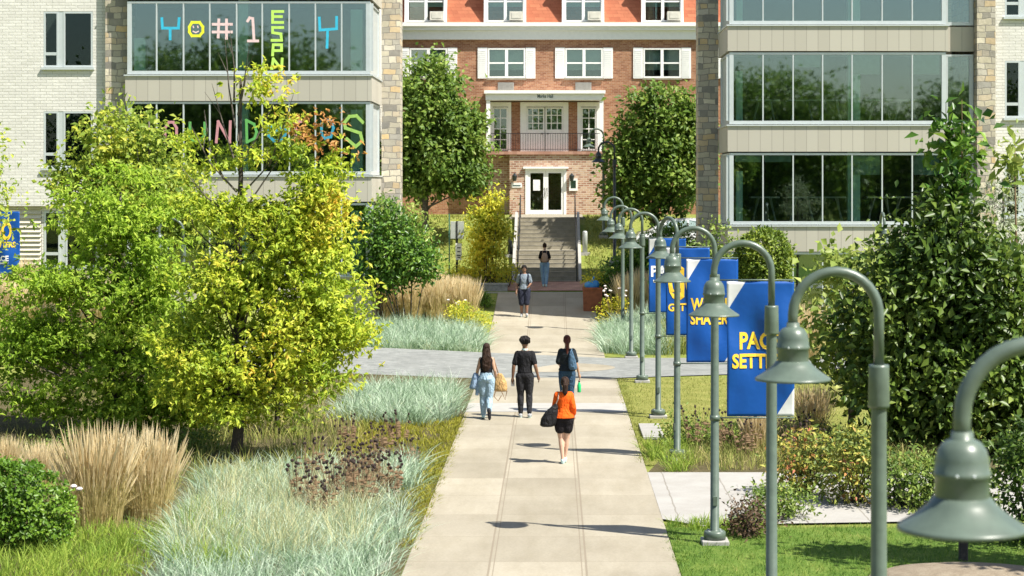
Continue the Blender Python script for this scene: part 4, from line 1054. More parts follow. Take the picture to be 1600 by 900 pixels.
def sign():
    d = 74.6; x = px(714, d); z = ground(x, d)
    t = thing('road_sign', 'bare grey sign back above a narrow white plate on a dark post', 'sign', (x, d, z))
    MB().bar((0, 0, -.2), (0, 0, pz(345, d) - z), .09, .06).build('post', M['dark_metal'], t)
    p = MB(); p.box(px(704, d) - x, px(725, d) - x, -.075, -.06, pz(373, d) - z, pz(346, d) - z); p.build('sign_back', M['sign_grey'], t, bev=.01)
    MB().bar((0, -.085, pz(373, d) - z), (0, -.085, pz(346, d) - z), .06, .02).build('sign_rail', M['dark_metal'], t)
    p = MB(); p.box(px(712, d) - x, px(721.5, d) - x, -.08, -.065, pz(406, d) - z, pz(380, d) - z); w = p.build('white_plate', M['white'], t)
    p = MB()
    for y, a in ((387, 6), (393, 5), (399, 6), (402, 4)): p.box(px(717 - a / 2, d) - x, px(717 + a / 2, d) - x, -.084, -.0805, pz(y + .8, d) - z, pz(y - .8, d) - z)
    p.build('plate_print', M['dark_metal'], w)
    d = 74.2; x = px(702, d); z = ground(x, d)
    MB().bar((0, 0, -.2), (0, 0, pz(334, d) - z), .05, .04).build('stake', plain('green_steel', (.06, .16, .11), .5), loc=(x, d, z), props=('thin green steel stake left of the grey sign', 'stake'))
sign()
d = 25.8; x = px(1505, d)
MB().box(-.055, .055, -.055, .055, -.1, .62).build('wooden_post', M['bark_dark'], loc=(x, d, 0), bev=.01, props=('short dark wooden post in the lawn below the nearest lamp', 'post'))
g = MB()
rr = random.Random(5)
rings = [(px(1500, 24.9), 24.6, z, a, b) for z, a, b in ((-.05, 1.35, .75), (.06, 1.2, .62), (.13, .95, .48), (.17, .6, .3), (.185, .2, .1))]
g.loft(rings, 40); tag(g.build('mulch_mound', M['gravel'], smooth=True), 'low tan mound of mulch at the lower right corner', 'mound', None, 'structure')
p = MB()
for k in range(7): p.box(px(1004, 38.4), px(1037, 38.4), 38.0 + k * .32, 38.0 + k * .32 + .25, .03, .075)
p.build('drain_grate', M['concrete_light'], props=('pale slatted drain cover set in the lawn beside the walkway', 'drain cover'))

# cars parked on the drive behind the right hall
def car(label, x, y, z, paint, rz):
    t = thing('parked_car', label, 'car', (x, y, z), rz, 'cars parked behind the hedge')
    side = [(-2.2, .35), (-2.25, .75), (-2.1, .92), (-1.75, .98), (-1.2, 1.42), (-.3, 1.5), (.5, 1.47), (1.15, 1.05), (2.0, .92), (2.2, .7), (2.2, .35)]
    b = MB(); n = len(side)
    for yy, inset in ((-.86, .1), (-.9, 0), (.9, 0), (.86, .1)):
        for px_, pz_ in side:
            k = .16 if pz_ > 1.1 else 0; b.v.append((px_, yy * (1 - k) , pz_ - (.0 if inset == 0 else .01)))
    for r_ in range(3):
        for i in range(n): j = (i + 1) % n; b.f.append((r_ * n + i, r_ * n + j, (r_ + 1) * n + j, (r_ + 1) * n + i)); b.m.append(0)
    b.f.append(tuple(range(n))); b.m.append(0); b.f.append(tuple(range(4 * n - 1, 3 * n - 1, -1))); b.m.append(0)
    b.build('body', paint, t, bev=.03)
    for s in (-1, 1):
        w = MB(); y0 = s * .775 * 1.0
        w.prism([(-1.25, 1.05), (-.95, 1.36), (-.2, 1.42), (-.2, 1.05)], y0 + s * .1 - .004, y0 + s * .1 + .004); w.prism([(-.12, 1.05), (-.12, 1.42), (.45, 1.40), (.95, 1.05)], y0 + s * .1 - .004, y0 + s * .1 + .004)
        w.build('side_window', M['glass'], t)
        for wx in (-1.35, 1.4):
            q = MB(); q.tube([(wx, s * .70, .32), (wx, s * .92, .32)], .32, 20); ty = q.build('wheel', M['dark_metal'], t)
            q = MB(); q.tube([(wx, s * .90, .32), (wx, s * .93, .32)], .19, 14); q.build('rim', M['frame'], ty)
        q = MB(); q.ball((2.16, s * .65, .74), .1, .16, .08); q.build('headlight', M['paper'], t)
    w = MB(); w.quad((.56, -.7, 1.455), (1.12, -.72, 1.075), (1.12, .72, 1.075), (.56, .7, 1.455)); w.build('windscreen', M['glass'], t)
car('white parked car seen over the blue banners, beside the stone edge', 5.6, 78.5, ground(5.6, 78.5) - .05, plain('white_car_paint', (.72, .73, .78), .25), R(0))
# ------------------------------------------------------------------ people
SKIN = {'light': plain('light_skin', (.56, .35, .25), .55, var=.05), 'tan': plain('tan_skin', (.42, .25, .16), .55, var=.05), 'brown': plain('brown_skin', (.22, .115, .07), .55, var=.05)}
def cloth(n, c, rough=.9, var=.12):
    m = plain(n, c, rough, 0, var, 14, .15); nt = m.node_tree
    v = nd(nt, 'ShaderNodeMapping'); nt.links.new(position(nt), v.inputs['Vector']); v.inputs['Scale'].default_value = (1.0, 1.0, .55)
    w = nd(nt, 'ShaderNodeTexNoise'); nt.links.new(v.outputs[0], w.inputs['Vector']); w.inputs['Scale'].default_value = 13; w.inputs['Detail'].default_value = 3; w.inputs['Distortion'].default_value = 1.2
    bump(nt, nt.nodes['Principled BSDF'], w.outputs['Fac'], 1.0, .05)
    return m
TORSO_M = [(.50, .080, .062, 0), (.53, .092, .068, 0), (.58, .083, .060, .002), (.63, .080, .056, .004), (.69, .090, .062, .004), (.75, .102, .064, 0), (.785, .100, .058, -.003), (.81, .078, .046, -.006), (.835, .046, .036, -.004), (.85, .032, .034, -.004)]
TORSO_W = [(.50, .084, .066, 0), (.53, .096, .072, -.003), (.58, .082, .060, .0), (.63, .069, .052, .004), (.69, .076, .056, .006), (.75, .088, .064, .004), (.785, .086, .054, -.002), (.81, .066, .042, -.005), (.835, .036, .032, -.004), (.85, .028, .031, -.004)]
class Fig:
    """joints in units of body height, x right, y forwards, z up"""
    def __init__(s, H, woman, j):
        s.H = H; s.w = woman; hw, sw = (.052, .074) if woman else (.054, .088)
        s.j = dict(hipL=(-hw, 0, .51), hipR=(hw, 0, .51), kneeL=(-.05, .01, .28), kneeR=(.05, .01, .28), ankL=(-.05, 0, .045), ankR=(.05, 0, .045),
                   shL=(-sw, 0, .790), shR=(sw, 0, .790), elL=(-.12, -.01, .64), elR=(.12, -.01, .64), wrL=(-.14, .03, .495), wrR=(.14, .03, .495),
                   toeL=(-.055, .095, .018), toeR=(.055, .095, .018), head=(0, .008, .935))
        s.j.update(j)
        s.tor = TORSO_W if woman else TORSO_M
        s.k = .92 if woman else 1.0
    def P(s, n): return Vector(s.j[n]) * s.H
    def torso(s, mb, z0, z1, inf=0.0, flare=0):
        H = s.H; rings = []
        zs = [t for t in s.tor if z0 < t[0] < z1]
        def at(z):
            for a, b in zip(s.tor, s.tor[1:]):
                if a[0] <= z <= b[0]: q = (z - a[0]) / (b[0] - a[0]); return tuple(a[i] + (b[i] - a[i]) * q for i in range(4))
            return s.tor[0] if z < s.tor[0][0] else s.tor[-1]
        lo = at(z0); hi = at(z1)
        allz = [(z0,) + tuple(lo[1:])] + zs + [(z1,) + tuple(hi[1:])]
        for z, rx, ry, oy in allz:
            f = flare * max(0, (.62 - z)) * 3
            rings.append((0, oy * H, z * H, (rx + inf + f) * H, (ry + inf + f) * H))
        mb.loft(rings, 22)
    def limb(s, mb, pts, rads):
        mb.tube(pts, rads, 12)
        for p, r in zip(pts, rads): mb.ball(tuple(p), r, n=10)
    def leg(s, mb, sd, inf=0.0, a=0.0, b=1.0, foot=False):
        H = s.H; hip, kn, an = s.P('hip' + sd), s.P('knee' + sd), s.P('ank' + sd)
        pts = [hip, hip.lerp(kn, .5), kn, kn.lerp(an, .3), kn.lerp(an, .7), an]
        rr = [.056, .050, .034, .035, .026, .021]; t = [0, .27, .55, .68, .87, 1.0]
        sel = [(p, (r * s.k + inf) * H) for p, r, q in zip(pts, rr, t) if a - 1e-6 <= q <= b + 1e-6]
        for q in (b,):
            if q not in t:
                for i in range(5):
                    if t[i] < q < t[i + 1]: f = (q - t[i]) / (t[i + 1] - t[i]); sel.append((pts[i].lerp(pts[i + 1], f), ((rr[i] + (rr[i + 1] - rr[i]) * f) * s.k + inf) * H))
        s.limb(mb, [p for p, r in sel], [r for p, r in sel])
    def arm(s, mb, sd, inf=0.0, b=1.0):
        H = s.H; sh, el, wr = s.P('sh' + sd), s.P('el' + sd), s.P('wr' + sd)
        pts = [sh, sh.lerp(el, .5), el, el.lerp(wr, .35), wr]; rr = [.033, .029, .024, .023, .015]; t = [0, .27, .54, .70, 1.0]
        sel = [(p, (r * s.k + inf) * H) for p, r, q in zip(pts, rr, t) if q <= b + 1e-6]
        for i in range(4):
            if t[i] < b < t[i + 1]: f = (b - t[i]) / (t[i + 1] - t[i]); sel.append((pts[i].lerp(pts[i + 1], f), ((rr[i] + (rr[i + 1] - rr[i]) * f) * s.k + inf) * H))
        s.limb(mb, [p for p, r in sel], [r for p, r in sel])
    def hand(s, mb, sd):
        H = s.H; el, wr = s.P('el' + sd), s.P('wr' + sd); d = (wr - el).normalized(); sx = 1 if sd == 'R' else -1
        fwd = Vector((0, 1, 0)); fwd = (fwd - d * fwd.dot(d)).normalized(); inw = d.cross(fwd).normalized(); inw = inw if inw.x * sx < 0 else -inw
        pm = wr + d * .030 * H
        mb.tube([wr, wr + d * .02 * H, wr + d * .050 * H], [.015 * H, .019 * H, .019 * H], 10); mb.ball(tuple(pm), .013 * H, .022 * H, .028 * H)
        for k, (o, l) in enumerate(((.018, .040), (.006, .046), (-.006, .043), (-.017, .034))):
            b0 = wr + d * .048 * H + fwd * o * H; b1 = b0 + d * l * .5 * H + inw * .004 * H; b2 = b1 + d * l * .42 * H + inw * .014 * H
            mb.tube([b0 - d * .01 * H, b0, b1, b2], [.0056 * H, .0056 * H, .0052 * H, .0042 * H], 8)
        t0 = wr + d * .018 * H + fwd * .016 * H; t1 = t0 + d * .018 * H + fwd * .018 * H + inw * .006 * H; t2 = t1 + d * .024 * H + fwd * .004 * H + inw * .006 * H
        mb.tube([t0, t1, t2], [.0075 * H, .0068 * H, .005 * H], 8)
    def headm(s, mb):
        H = s.H; h = s.P('head'); x, y, z = h
        mb.loft([(x, y - .002 * H, z - .115 * H, .036 * H, .038 * H), (x, y - .004 * H, z - .085 * H, .030 * H, .032 * H), (x, y - .002 * H, z - .055 * H, .030 * H, .034 * H), (x, y, z - .03 * H, .03 * H, .035 * H)], 14)
        rings = [(-.066, .014, .016, .026), (-.058, .026, .032, .016), (-.045, .034, .044, .010), (-.02, .041, .053, .002), (.01, .0435, .057, 0), (.035, .041, .054, -.002), (.055, .030, .040, -.004), (.066, .012, .016, -.005)]
        mb.loft([(x, y + o * H, z + q * H, a * H, b * H) for q, a, b, o in rings], 20)
        mb.loft([(x, y + .056 * H, z - .02 * H, .009 * H, .012 * H), (x, y + .053 * H, z + .0 * H, .006 * H, .008 * H), (x, y + .05 * H, z + .012 * H, .005 * H, .006 * H)], 8)
        mb.ball((x, y + .048 * H, z - .042 * H), .014 * H, .008 * H, .006 * H)
        for sx in (-1, 1): mb.ball((x + sx * .044 * H, y - .004 * H, z - .004 * H), .007 * H, .012 * H, .018 * H)
    def body(s):
        mb = MB(); s.torso(mb, .50, .845); s.headm(mb)
        for sd in 'LR':
            s.leg(mb, sd); s.arm(mb, sd); s.hand(mb, sd)
            a, t = s.P('ank' + sd), s.P('toe' + sd); s.limb(mb, [a, a.lerp(t, .5) + Vector((0, 0, -.004)), t], [.021 * s.H, .02 * s.H, .014 * s.H])
        return mb
def person(label, loc, rz, H, woman, skin, joints, face_eyes=True):
    f = Fig(H, woman, joints)
    t = thing('person', label, 'person', loc, rz)
    mesh_obj('body', remesh(f.body(), .0085, 2), SKIN[skin], t)
    e = MB(); h = f.P('head')
    for sx in (-1, 1): e.ball((h.x + sx * .018 * H, h.y + .052 * H, h.z + .004 * H), .0062 * H, .004 * H, .004 * H)
    e.build('eyes', M['dark_metal'], t, smooth=True)
    return t, f
def wear(t, f, name, mat, fn, voxel=.012, smooth=3):
    mb = MB(); fn(mb); return mesh_obj(name, remesh(mb, voxel, smooth), mat, t)
def shoe(t, f, sd, upper, sole=None):
    H = f.H; a, e = f.P('ank' + sd), f.P('toe' + sd); d = (e - a); 
    mb = MB(); heel = a + Vector((0, -.02 * H, -.022 * H)) if abs(d.z) < .06 * H else a - d.normalized() * .03 * H
    f.limb(mb, [heel, a.lerp(e, .45) + Vector((0, 0, -.006 * H)), e], [.026 * H, .025 * H, .021 * H]); mb.tube([a + Vector((0, 0, .006 * H)), a.lerp(e, .25)], [.025 * H, .026 * H], 10)
    o = mesh_obj('shoe', remesh(mb, .010, 2), upper, t)
    if sole is not None:
        mb = MB(); up = Vector((0, 0, -1)) if abs(d.z) < .06 * H else Vector((0, -1, -.2)).normalized()
        f.limb(mb, [heel + up * .014 * H, a.lerp(e, .5) + up * .020 * H, e + up * .012 * H], [.022 * H, .018 * H, .017 * H]); mesh_obj('sole', remesh(mb, .010, 1), sole, o)
    return o
SH_W = cloth('white_trainer', (.55, .72, .70), .6); SH_B = cloth('black_trainer', (.025, .025, .03), .6); SH_G = cloth('grey_trainer', (.35, .36, .37), .6)
def ponytail(f, mb, L, w=.024):
    h = f.P('head'); H = f.H
    f.limb(mb, [h + Vector((0, -.05, .02)) * H, h + Vector((.004, -.072, -.03)) * H, h + Vector((.004, -.074, -.10)) * H, h + Vector((.0, -.07, -L)) * H], [w * .8 * H, w * H, w * .95 * H, w * .4 * H])
def cap_hair(f, mb, inf=.006, front=.0):
    h = f.P('head'); H = f.H
    rings = [(-.03, .036, .036, -.022), (-.01, .045, .046, -.014), (.02, .046, .055, -.006), (.04, .043, .053, -.004), (.058, .033, .042, -.005), (.072, .014, .018, -.006)]
    mb.loft([(h.x, h.y + o * H, h.z + q * H, (a + inf * .5) * H, (b + inf * .5) * H) for q, a, b, o in rings], 18)
HB = cloth('dark_brown_hair', (.035, .020, .014), .6, .3); HK = cloth('black_hair', (.012, .010, .010), .6, .3); HR = cloth('auburn_hair', (.11, .035, .025), .6, .3)

# --- man in black, middle of the walking trio
def man_black():
    X, Y = px(820, 41.6), 41.6; H = 1.73
    t, f = person('person with rounded curly hair in a black shirt and black trousers walking away', (X, Y, .035), 0, H, False, 'brown',
                  dict(kneeL=(-.053, .025, .285), ankL=(-.052, .01, .045), toeL=(-.064, .10, .018), kneeR=(.055, .012, .285), ankR=(.058, -.045, .05), toeR=(.072, .05, .018),
                       elL=(-.138, -.02, .64), wrL=(-.152, .015, .49), elR=(.132, -.045, .645), wrR=(.165, .0, .515)))
    blk = cloth('black_cotton', (.016, .016, .018)); chr_ = cloth('charcoal_trousers', (.026, .026, .029))
    wear(t, f, 'shirt', blk, lambda mb: (f.torso(mb, .555, .832, .011), f.arm(mb, 'L', .011, .40), f.arm(mb, 'R', .011, .40)))
    wear(t, f, 'trousers', chr_, lambda mb: (f.torso(mb, .495, .60, .007), f.leg(mb, 'L', .009, 0, .97), f.leg(mb, 'R', .009, 0, .97)))
    h = f.P('head'); mb = MB(); rng = random.Random(3)
    mb.ball((h.x, h.y - .018 * H, h.z + .025 * H), .066 * H, .062 * H, .056 * H, 16)
    for k in range(70):
        a = rng.uniform(0, 6.28); b = rng.uniform(-.5, 1.4); r = .062 * H
        mb.ball((h.x + r * math.cos(a) * math.cos(b), h.y - .018 * H + r * .95 * math.sin(a) * math.cos(b), h.z + .022 * H + .056 * H * math.sin(b)), rng.uniform(.010, .018) * H, n=6)
    mesh_obj('hair', remesh(mb, .010, 1), HK, t)
    wear(t, f, 'undershirt_collar', SH_W, lambda mb: mb.loft([(0, -.004 * H, .835 * H, .040 * H, .040 * H), (0, -.004 * H, .858 * H, .036 * H, .037 * H)], 16), .008, 1)
    for sd in 'LR': shoe(t, f, sd, SH_G, SH_W)
    w = f.P('wrL') + Vector((0, .02, -.06)); pm = MB(); pm.box(-.04, .04, -.006, .006, -.075, .075)
    pm.build('phone', M['paper'], loc=(X + w.x - .0, Y + w.y + .03, w.z - .02), bev=.008, props=('small pale phone held in the hand of the person in black', 'phone'))
man_black()
# --- woman with long hair, left of the trio
def woman_left():
    X, Y = px(760, 41.3), 41.3; H = 1.62
    t, f = person('person with very long dark hair, black top and light blue jeans', (X, Y, .035), 0, H, True, 'tan',
                  dict(kneeL=(-.045, .035, .285), ankL=(-.040, .03, .045), toeL=(-.045, .12, .02), kneeR=(.040, .0, .275), ankR=(.042, -.13, .105), toeR=(.046, -.115, .018),
                       elL=(-.118, .0, .64), wrL=(-.135, .075, .54), elR=(.112, -.03, .64), wrR=(.130, .04, .51)))
    wear(t, f, 'top', cloth('black_top', (.014, .014, .017)), lambda mb: f.torso(mb, .60, .815, .010))
    jean = cloth('pale_denim', (.30, .42, .52)); 
    wear(t, f, 'jeans', jean, lambda mb: (f.torso(mb, .495, .625, .010), f.leg(mb, 'L', .016, 0, .97), f.leg(mb, 'R', .014, 0, .96)))
    def hair(mb):
        cap_hair(f, mb, .008); h = f.P('head')
        mb.loft([(h.x + ox * H, h.y + oy * H, h.z + z * H, a * H, b * H) for z, a, b, oy, ox in ((.03, .045, .04, -.02, 0), (-.03, .056, .032, -.036, 0), (-.10, .064, .030, -.052, .004), (-.18, .066, .028, -.060, .004), (-.25, .058, .024, -.060, .0), (-.30, .03, .016, -.056, -.006))], 18)
    wear(t, f, 'hair', HB, hair)
    for sd in 'LR': shoe(t, f, sd, SH_B if sd == 'R' else SH_W, SH_B)
    # denim jacket carried over the left arm
    e, w = f.P('elL'), f.P('wrL'); mb = MB(); m_ = e.lerp(w, .6)
    mb.loft([(m_.x - .02, m_.y, m_.z + .04, .05, .09), (m_.x - .03, m_.y, m_.z - .05, .075, .11), (m_.x - .05, m_.y - .01, m_.z - .17, .085, .11), (m_.x - .075, m_.y - .02, m_.z - .28, .095, .09), (m_.x - .085, m_.y - .02, m_.z - .31, .05, .06)], 16)
    mb.tube([(m_.x + .035, m_.y - .02, m_.z - .02), (m_.x + .03, m_.y - .05, m_.z - .22), (m_.x + .0, m_.y - .06, m_.z - .44)], [.05, .05, .038], 10)
    me = remesh(mb, .014, 2); o = mesh_obj('denim_jacket', me, cloth('washed_denim', (.26, .36, .50)), None, (X, Y, .035)); tag(o, 'washed blue denim jacket hanging over the forearm of the long haired person', 'jacket')
    # tan bag with dangling straps at the right hip
    b = thing('tote_bag', 'tan bag with loose straps hanging at the long haired person\'s right hip', 'bag', (X + .305, Y + .02, .62))
    mb = MB(); mb.loft([(0, 0, .0, .13, .06), (.0, 0, .06, .15, .075), (0, 0, .2, .135, .07), (-.01, 0, .32, .085, .05), (-.02, 0, .39, .05, .03)], 16)
    mesh_obj('bag_body', remesh(mb, .014, 2), cloth('tan_canvas', (.47, .30, .13)), b)
    st = MB(); st.tube([(-.10, -.05, .03), (-.14, -.06, -.10), (-.05, -.06, -.2), (.02, -.06, -.08)], .010, 6); st.tube([(.02, -.05, .01), (.1, -.06, -.17), (.14, -.05, .02)], .010, 6); st.tube([(-.04, 0, .36), (-.13, .0, .64), (-.145, .0, .72)], .012, 6)
    st.build('straps', cloth('brown_strap', (.22, .13, .07)), b)
woman_left()
# --- woman with backpack strap bag, right of the trio
def woman_right():
    X, Y = px(886, 42.4), 42.4; H = 1.70
    t, f = person('person with a long auburn ponytail, dark loose shirt and dark jeans', (X, Y, .04), 0, H, True, 'tan',
                  dict(kneeL=(-.05, .03, .28), ankL=(-.048, .05, .045), toeL=(-.05, .14, .02), kneeR=(.05, 0, .28), ankR=(.05, -.05, .05), toeR=(.055, .04, .018),
                       elL=(-.115, .0, .65), wrL=(-.09, .105, .60), elR=(.120, -.02, .64), wrR=(.155, .015, .50)))
    wear(t, f, 'shirt', cloth('dark_slate_cotton', (.022, .028, .032)), lambda mb: (f.torso(mb, .545, .83, .016, .04), f.arm(mb, 'L', .016, .5), f.arm(mb, 'R', .016, .42)))
    wear(t, f, 'jeans', cloth('dark_denim', (.035, .075, .13)), lambda mb: (f.torso(mb, .495, .58, .008), f.leg(mb, 'L', .012, 0, .98), f.leg(mb, 'R', .012, 0, .98)))
    def hair(mb): cap_hair(f, mb, .006); ponytail(f, mb, .20, .022)
    wear(t, f, 'hair', HR, hair, .010)
    for sd in 'LR': shoe(t, f, sd, SH_B, SH_W)
    b = thing('shoulder_bag', 'slate blue bag slung behind the right shoulder of the ponytailed person', 'bag', (X + .11, Y - .19, 1.0))
    mb = MB(); mb.loft([(.02, 0, 0, .07, .04), (.02, 0, .05, .095, .055), (.0, 0, .2, .085, .055), (-.015, 0, .33, .055, .04), (-.02, .01, .42, .03, .025)], 16)
    mesh_obj('bag_body', remesh(mb, .014, 2), cloth('slate_blue_canvas', (.07, .13, .20)), b)
    st = MB(); st.tube([(-.02, .01, .40), (-.01, .07, .45), (.0, .2, .44), (.02, .27, .3)], .018, 6); st.build('strap', cloth('slate_strap', (.08, .14, .21)), b)
    w = f.P('wrR'); bo = thing('bottle', 'bright green drink bottle dangling from the ponytailed person\'s right hand', 'bottle', (X + w.x + .005, Y + w.y + .03, w.z - .24))
    q = MB(); q.lathe([(-.13, 0), (-.13, .036), (-.12, .042), (.02, .042), (.06, .03), (.09, .016), (.10, .016)], n=16); q.build('flask', plain('green_plastic', (.02, .50, .16), .3), bo, smooth=True)
    q = MB(); q.lathe([(.10, 0), (.10, .02), (.13, .02), (.13, 0)], n=12); q.build('cap', M['dark_metal'], bo, smooth=True)
woman_right()
# --- woman in orange
def woman_orange():
    X, Y = px(881, 34.7), 34.7; H = 1.56
    t, f = person('person in a bright orange shirt and black shorts walking away, hair tied back', (X, Y, .035), 0, H, True, 'light',
                  dict(kneeL=(-.034, .02, .285), ankL=(-.012, -.02, .05), toeL=(-.012, .075, .02), kneeR=(.035, .035, .285), ankR=(.012, .06, .055), toeR=(.018, .15, .03),
                       elL=(-.108, .02, .65), wrL=(-.115, .075, .545), elR=(.110, -.035, .65), wrR=(.118, .055, .545), head=(.012, .012, .93)))
    org = cloth('orange_cotton', (.80, .115, .012)); wear(t, f, 'shirt', org, lambda mb: (f.torso(mb, .525, .83, .013, .05), f.arm(mb, 'L', .012, .75), f.arm(mb, 'R', .012, .88)))
    wear(t, f, 'shorts', cloth('black_shorts', (.016, .014, .016)), lambda mb: (f.torso(mb, .485, .60, .012), f.leg(mb, 'L', .018, 0, .27), f.leg(mb, 'R', .018, 0, .27)))
    def hair(mb): cap_hair(f, mb, .010); ponytail(f, mb, .135, .034)
    wear(t, f, 'hair', HB, hair, .010)
    for sd in 'LR': shoe(t, f, sd, SH_W, SH_W)
    b = thing('shoulder_bag', 'large slouchy black bag hanging at the orange shirted person\'s left side', 'bag', (X - .215, Y - .085, .70))
    mb = MB(); mb.loft([(-.09, 0, .0, .09, .05), (-.075, 0, .03, .145, .075), (-.05, 0, .15, .15, .085), (.0, 0, .28, .115, .07), (.05, 0, .37, .06, .045), (.07, 0, .42, .02, .02)], 18)
    mesh_obj('bag_body', remesh(mb, .014, 2), cloth('black_leather', (.017, .017, .018), .45), b)
    st = MB(); st.tube([(.06, 0, .38), (.11, -.015, .50), (.125, .02, .6), (.13, .1, .62), (.12, .2, .5), (.06, .16, .38)], .011, 6); st.build('strap', cloth('pale_strap', (.35, .30, .24)), b)
woman_orange()
# --- man facing the camera
def man_facing():
    X, Y = px(819, 67.0), 67.0; H = 1.80
    z = ground(X, Y) + .035
    t, f = person('person in a grey-blue t-shirt and dark shorts walking towards the viewer', (X, Y, z), math.pi, H, False, 'brown',
                  dict(kneeL=(-.05, .03, .285), ankL=(-.05, .04, .05), toeL=(-.06, .13, .03), kneeR=(.05, .02, .28), ankR=(.05, -.05, .05), toeR=(.06, .04, .018),
                       elL=(-.130, -.02, .65), wrL=(-.09, .09, .60), elR=(.132, -.03, .645), wrR=(.150, .03, .49)))
    wear(t, f, 'shirt', cloth('grey_blue_cotton', (.20, .24, .28)), lambda mb: (f.torso(mb, .535, .832, .014, .03), f.arm(mb, 'L', .014, .42), f.arm(mb, 'R', .014, .42)))
    wear(t, f, 'shorts', cloth('navy_shorts', (.025, .028, .045)), lambda mb: (f.torso(mb, .49, .57, .012), f.leg(mb, 'L', .022, 0, .58), f.leg(mb, 'R', .022, 0, .58)))
    def hair(mb): cap_hair(f, mb, .016)
    wear(t, f, 'hair', HK, hair, .010)
    gl = MB(); h = f.P('head')
    for sx in (-1, 1): gl.tube([(h.x + sx * .019 * H + .014 * H * math.cos(a), h.y + .060 * H, h.z + .004 * H + .011 * H * math.sin(a)) for a in np.linspace(0, 2 * math.pi, 13)], .0018 * H, 5)
    gl.build('spectacles', M['dark_metal'], t)
    for sd in 'LR': shoe(t, f, sd, SH_G, SH_W)
    b = thing('backpack', 'black backpack with straps over the grey-blue shirt of the approaching person', 'backpack', (X, Y, z), math.pi)
    mb = MB(); mb.loft([(0, -.15, .95, .12, .07), (0, -.17, 1.0, .15, .09), (0, -.17, 1.25, .15, .09), (0, -.14, 1.43, .10, .06)], 16); mesh_obj('pack', remesh(mb, .016, 2), cloth('black_nylon', (.015, .016, .02)), b)
    st = MB()
    for sx in (-1, 1): st.tube([(sx * .12, -.10, 1.42), (sx * .135, -.0, 1.505), (sx * .14, .09, 1.44), (sx * .135, .148, 1.32), (sx * .15, .135, 1.18), (sx * .19, .04, 1.08)], .027, 8)
    st.build('straps', cloth('navy_strap', (.012, .016, .03)), b)
man_facing()
# --- woman at the steps
def woman_steps():
    X, Y = px(851, 73.6), 73.6; H = 1.66; z = ground(X, Y) + .035
    t, f = person('person in a black t-shirt and light jeans about to climb the steps', (X, Y, z), 0, H, True, 'light',
                  dict(kneeL=(-.045, .03, .28), ankL=(-.03, .03, .05), toeL=(-.03, .12, .02), kneeR=(.045, .0, .28), ankR=(.035, -.06, .055), toeR=(.04, .035, .018),
                       elL=(-.12, .02, .65), wrL=(-.09, .10, .60), elR=(.12, .02, .65), wrR=(.09, .10, .60)))
    wear(t, f, 'shirt', cloth('black_tee', (.014, .014, .017)), lambda mb: (f.torso(mb, .56, .83, .014), f.arm(mb, 'L', .013, .45), f.arm(mb, 'R', .013, .45)))
    wear(t, f, 'jeans', cloth('light_denim', (.24, .38, .52)), lambda mb: (f.torso(mb, .495, .60, .010), f.leg(mb, 'L', .014, 0, .96), f.leg(mb, 'R', .014, 0, .96)))
    def hair(mb): cap_hair(f, mb, .006); mb.ball(tuple(f.P('head') + Vector((0, -.045, .055)) * H), .028 * H)
    wear(t, f, 'hair', HB, hair, .010)
    for sd in 'LR': shoe(t, f, sd, SH_W, SH_W)
    b = thing('backpack', 'small tan backpack on the back of the person at the steps', 'backpack', (X, Y - .16, z + .93))
    mb = MB(); mb.loft([(0, -.0, .0, .11, .05), (0, -.02, .05, .13, .075), (0, -.02, .24, .125, .07), (0, 0, .36, .07, .04)], 16); mesh_obj('pack', remesh(mb, .016, 2), cloth('tan_backpack_cloth', (.40, .27, .19)), b)
    st = MB()
    for sx in (-1, 1): st.tube([(sx * .07, .0, .34), (sx * .09, .12, .46), (sx * .095, .25, .38), (sx * .1, .26, .2), (sx * .13, .1, .1)], .014, 6)
    st.build('straps', cloth('tan_strap', (.30, .2, .14)), b)
woman_steps()
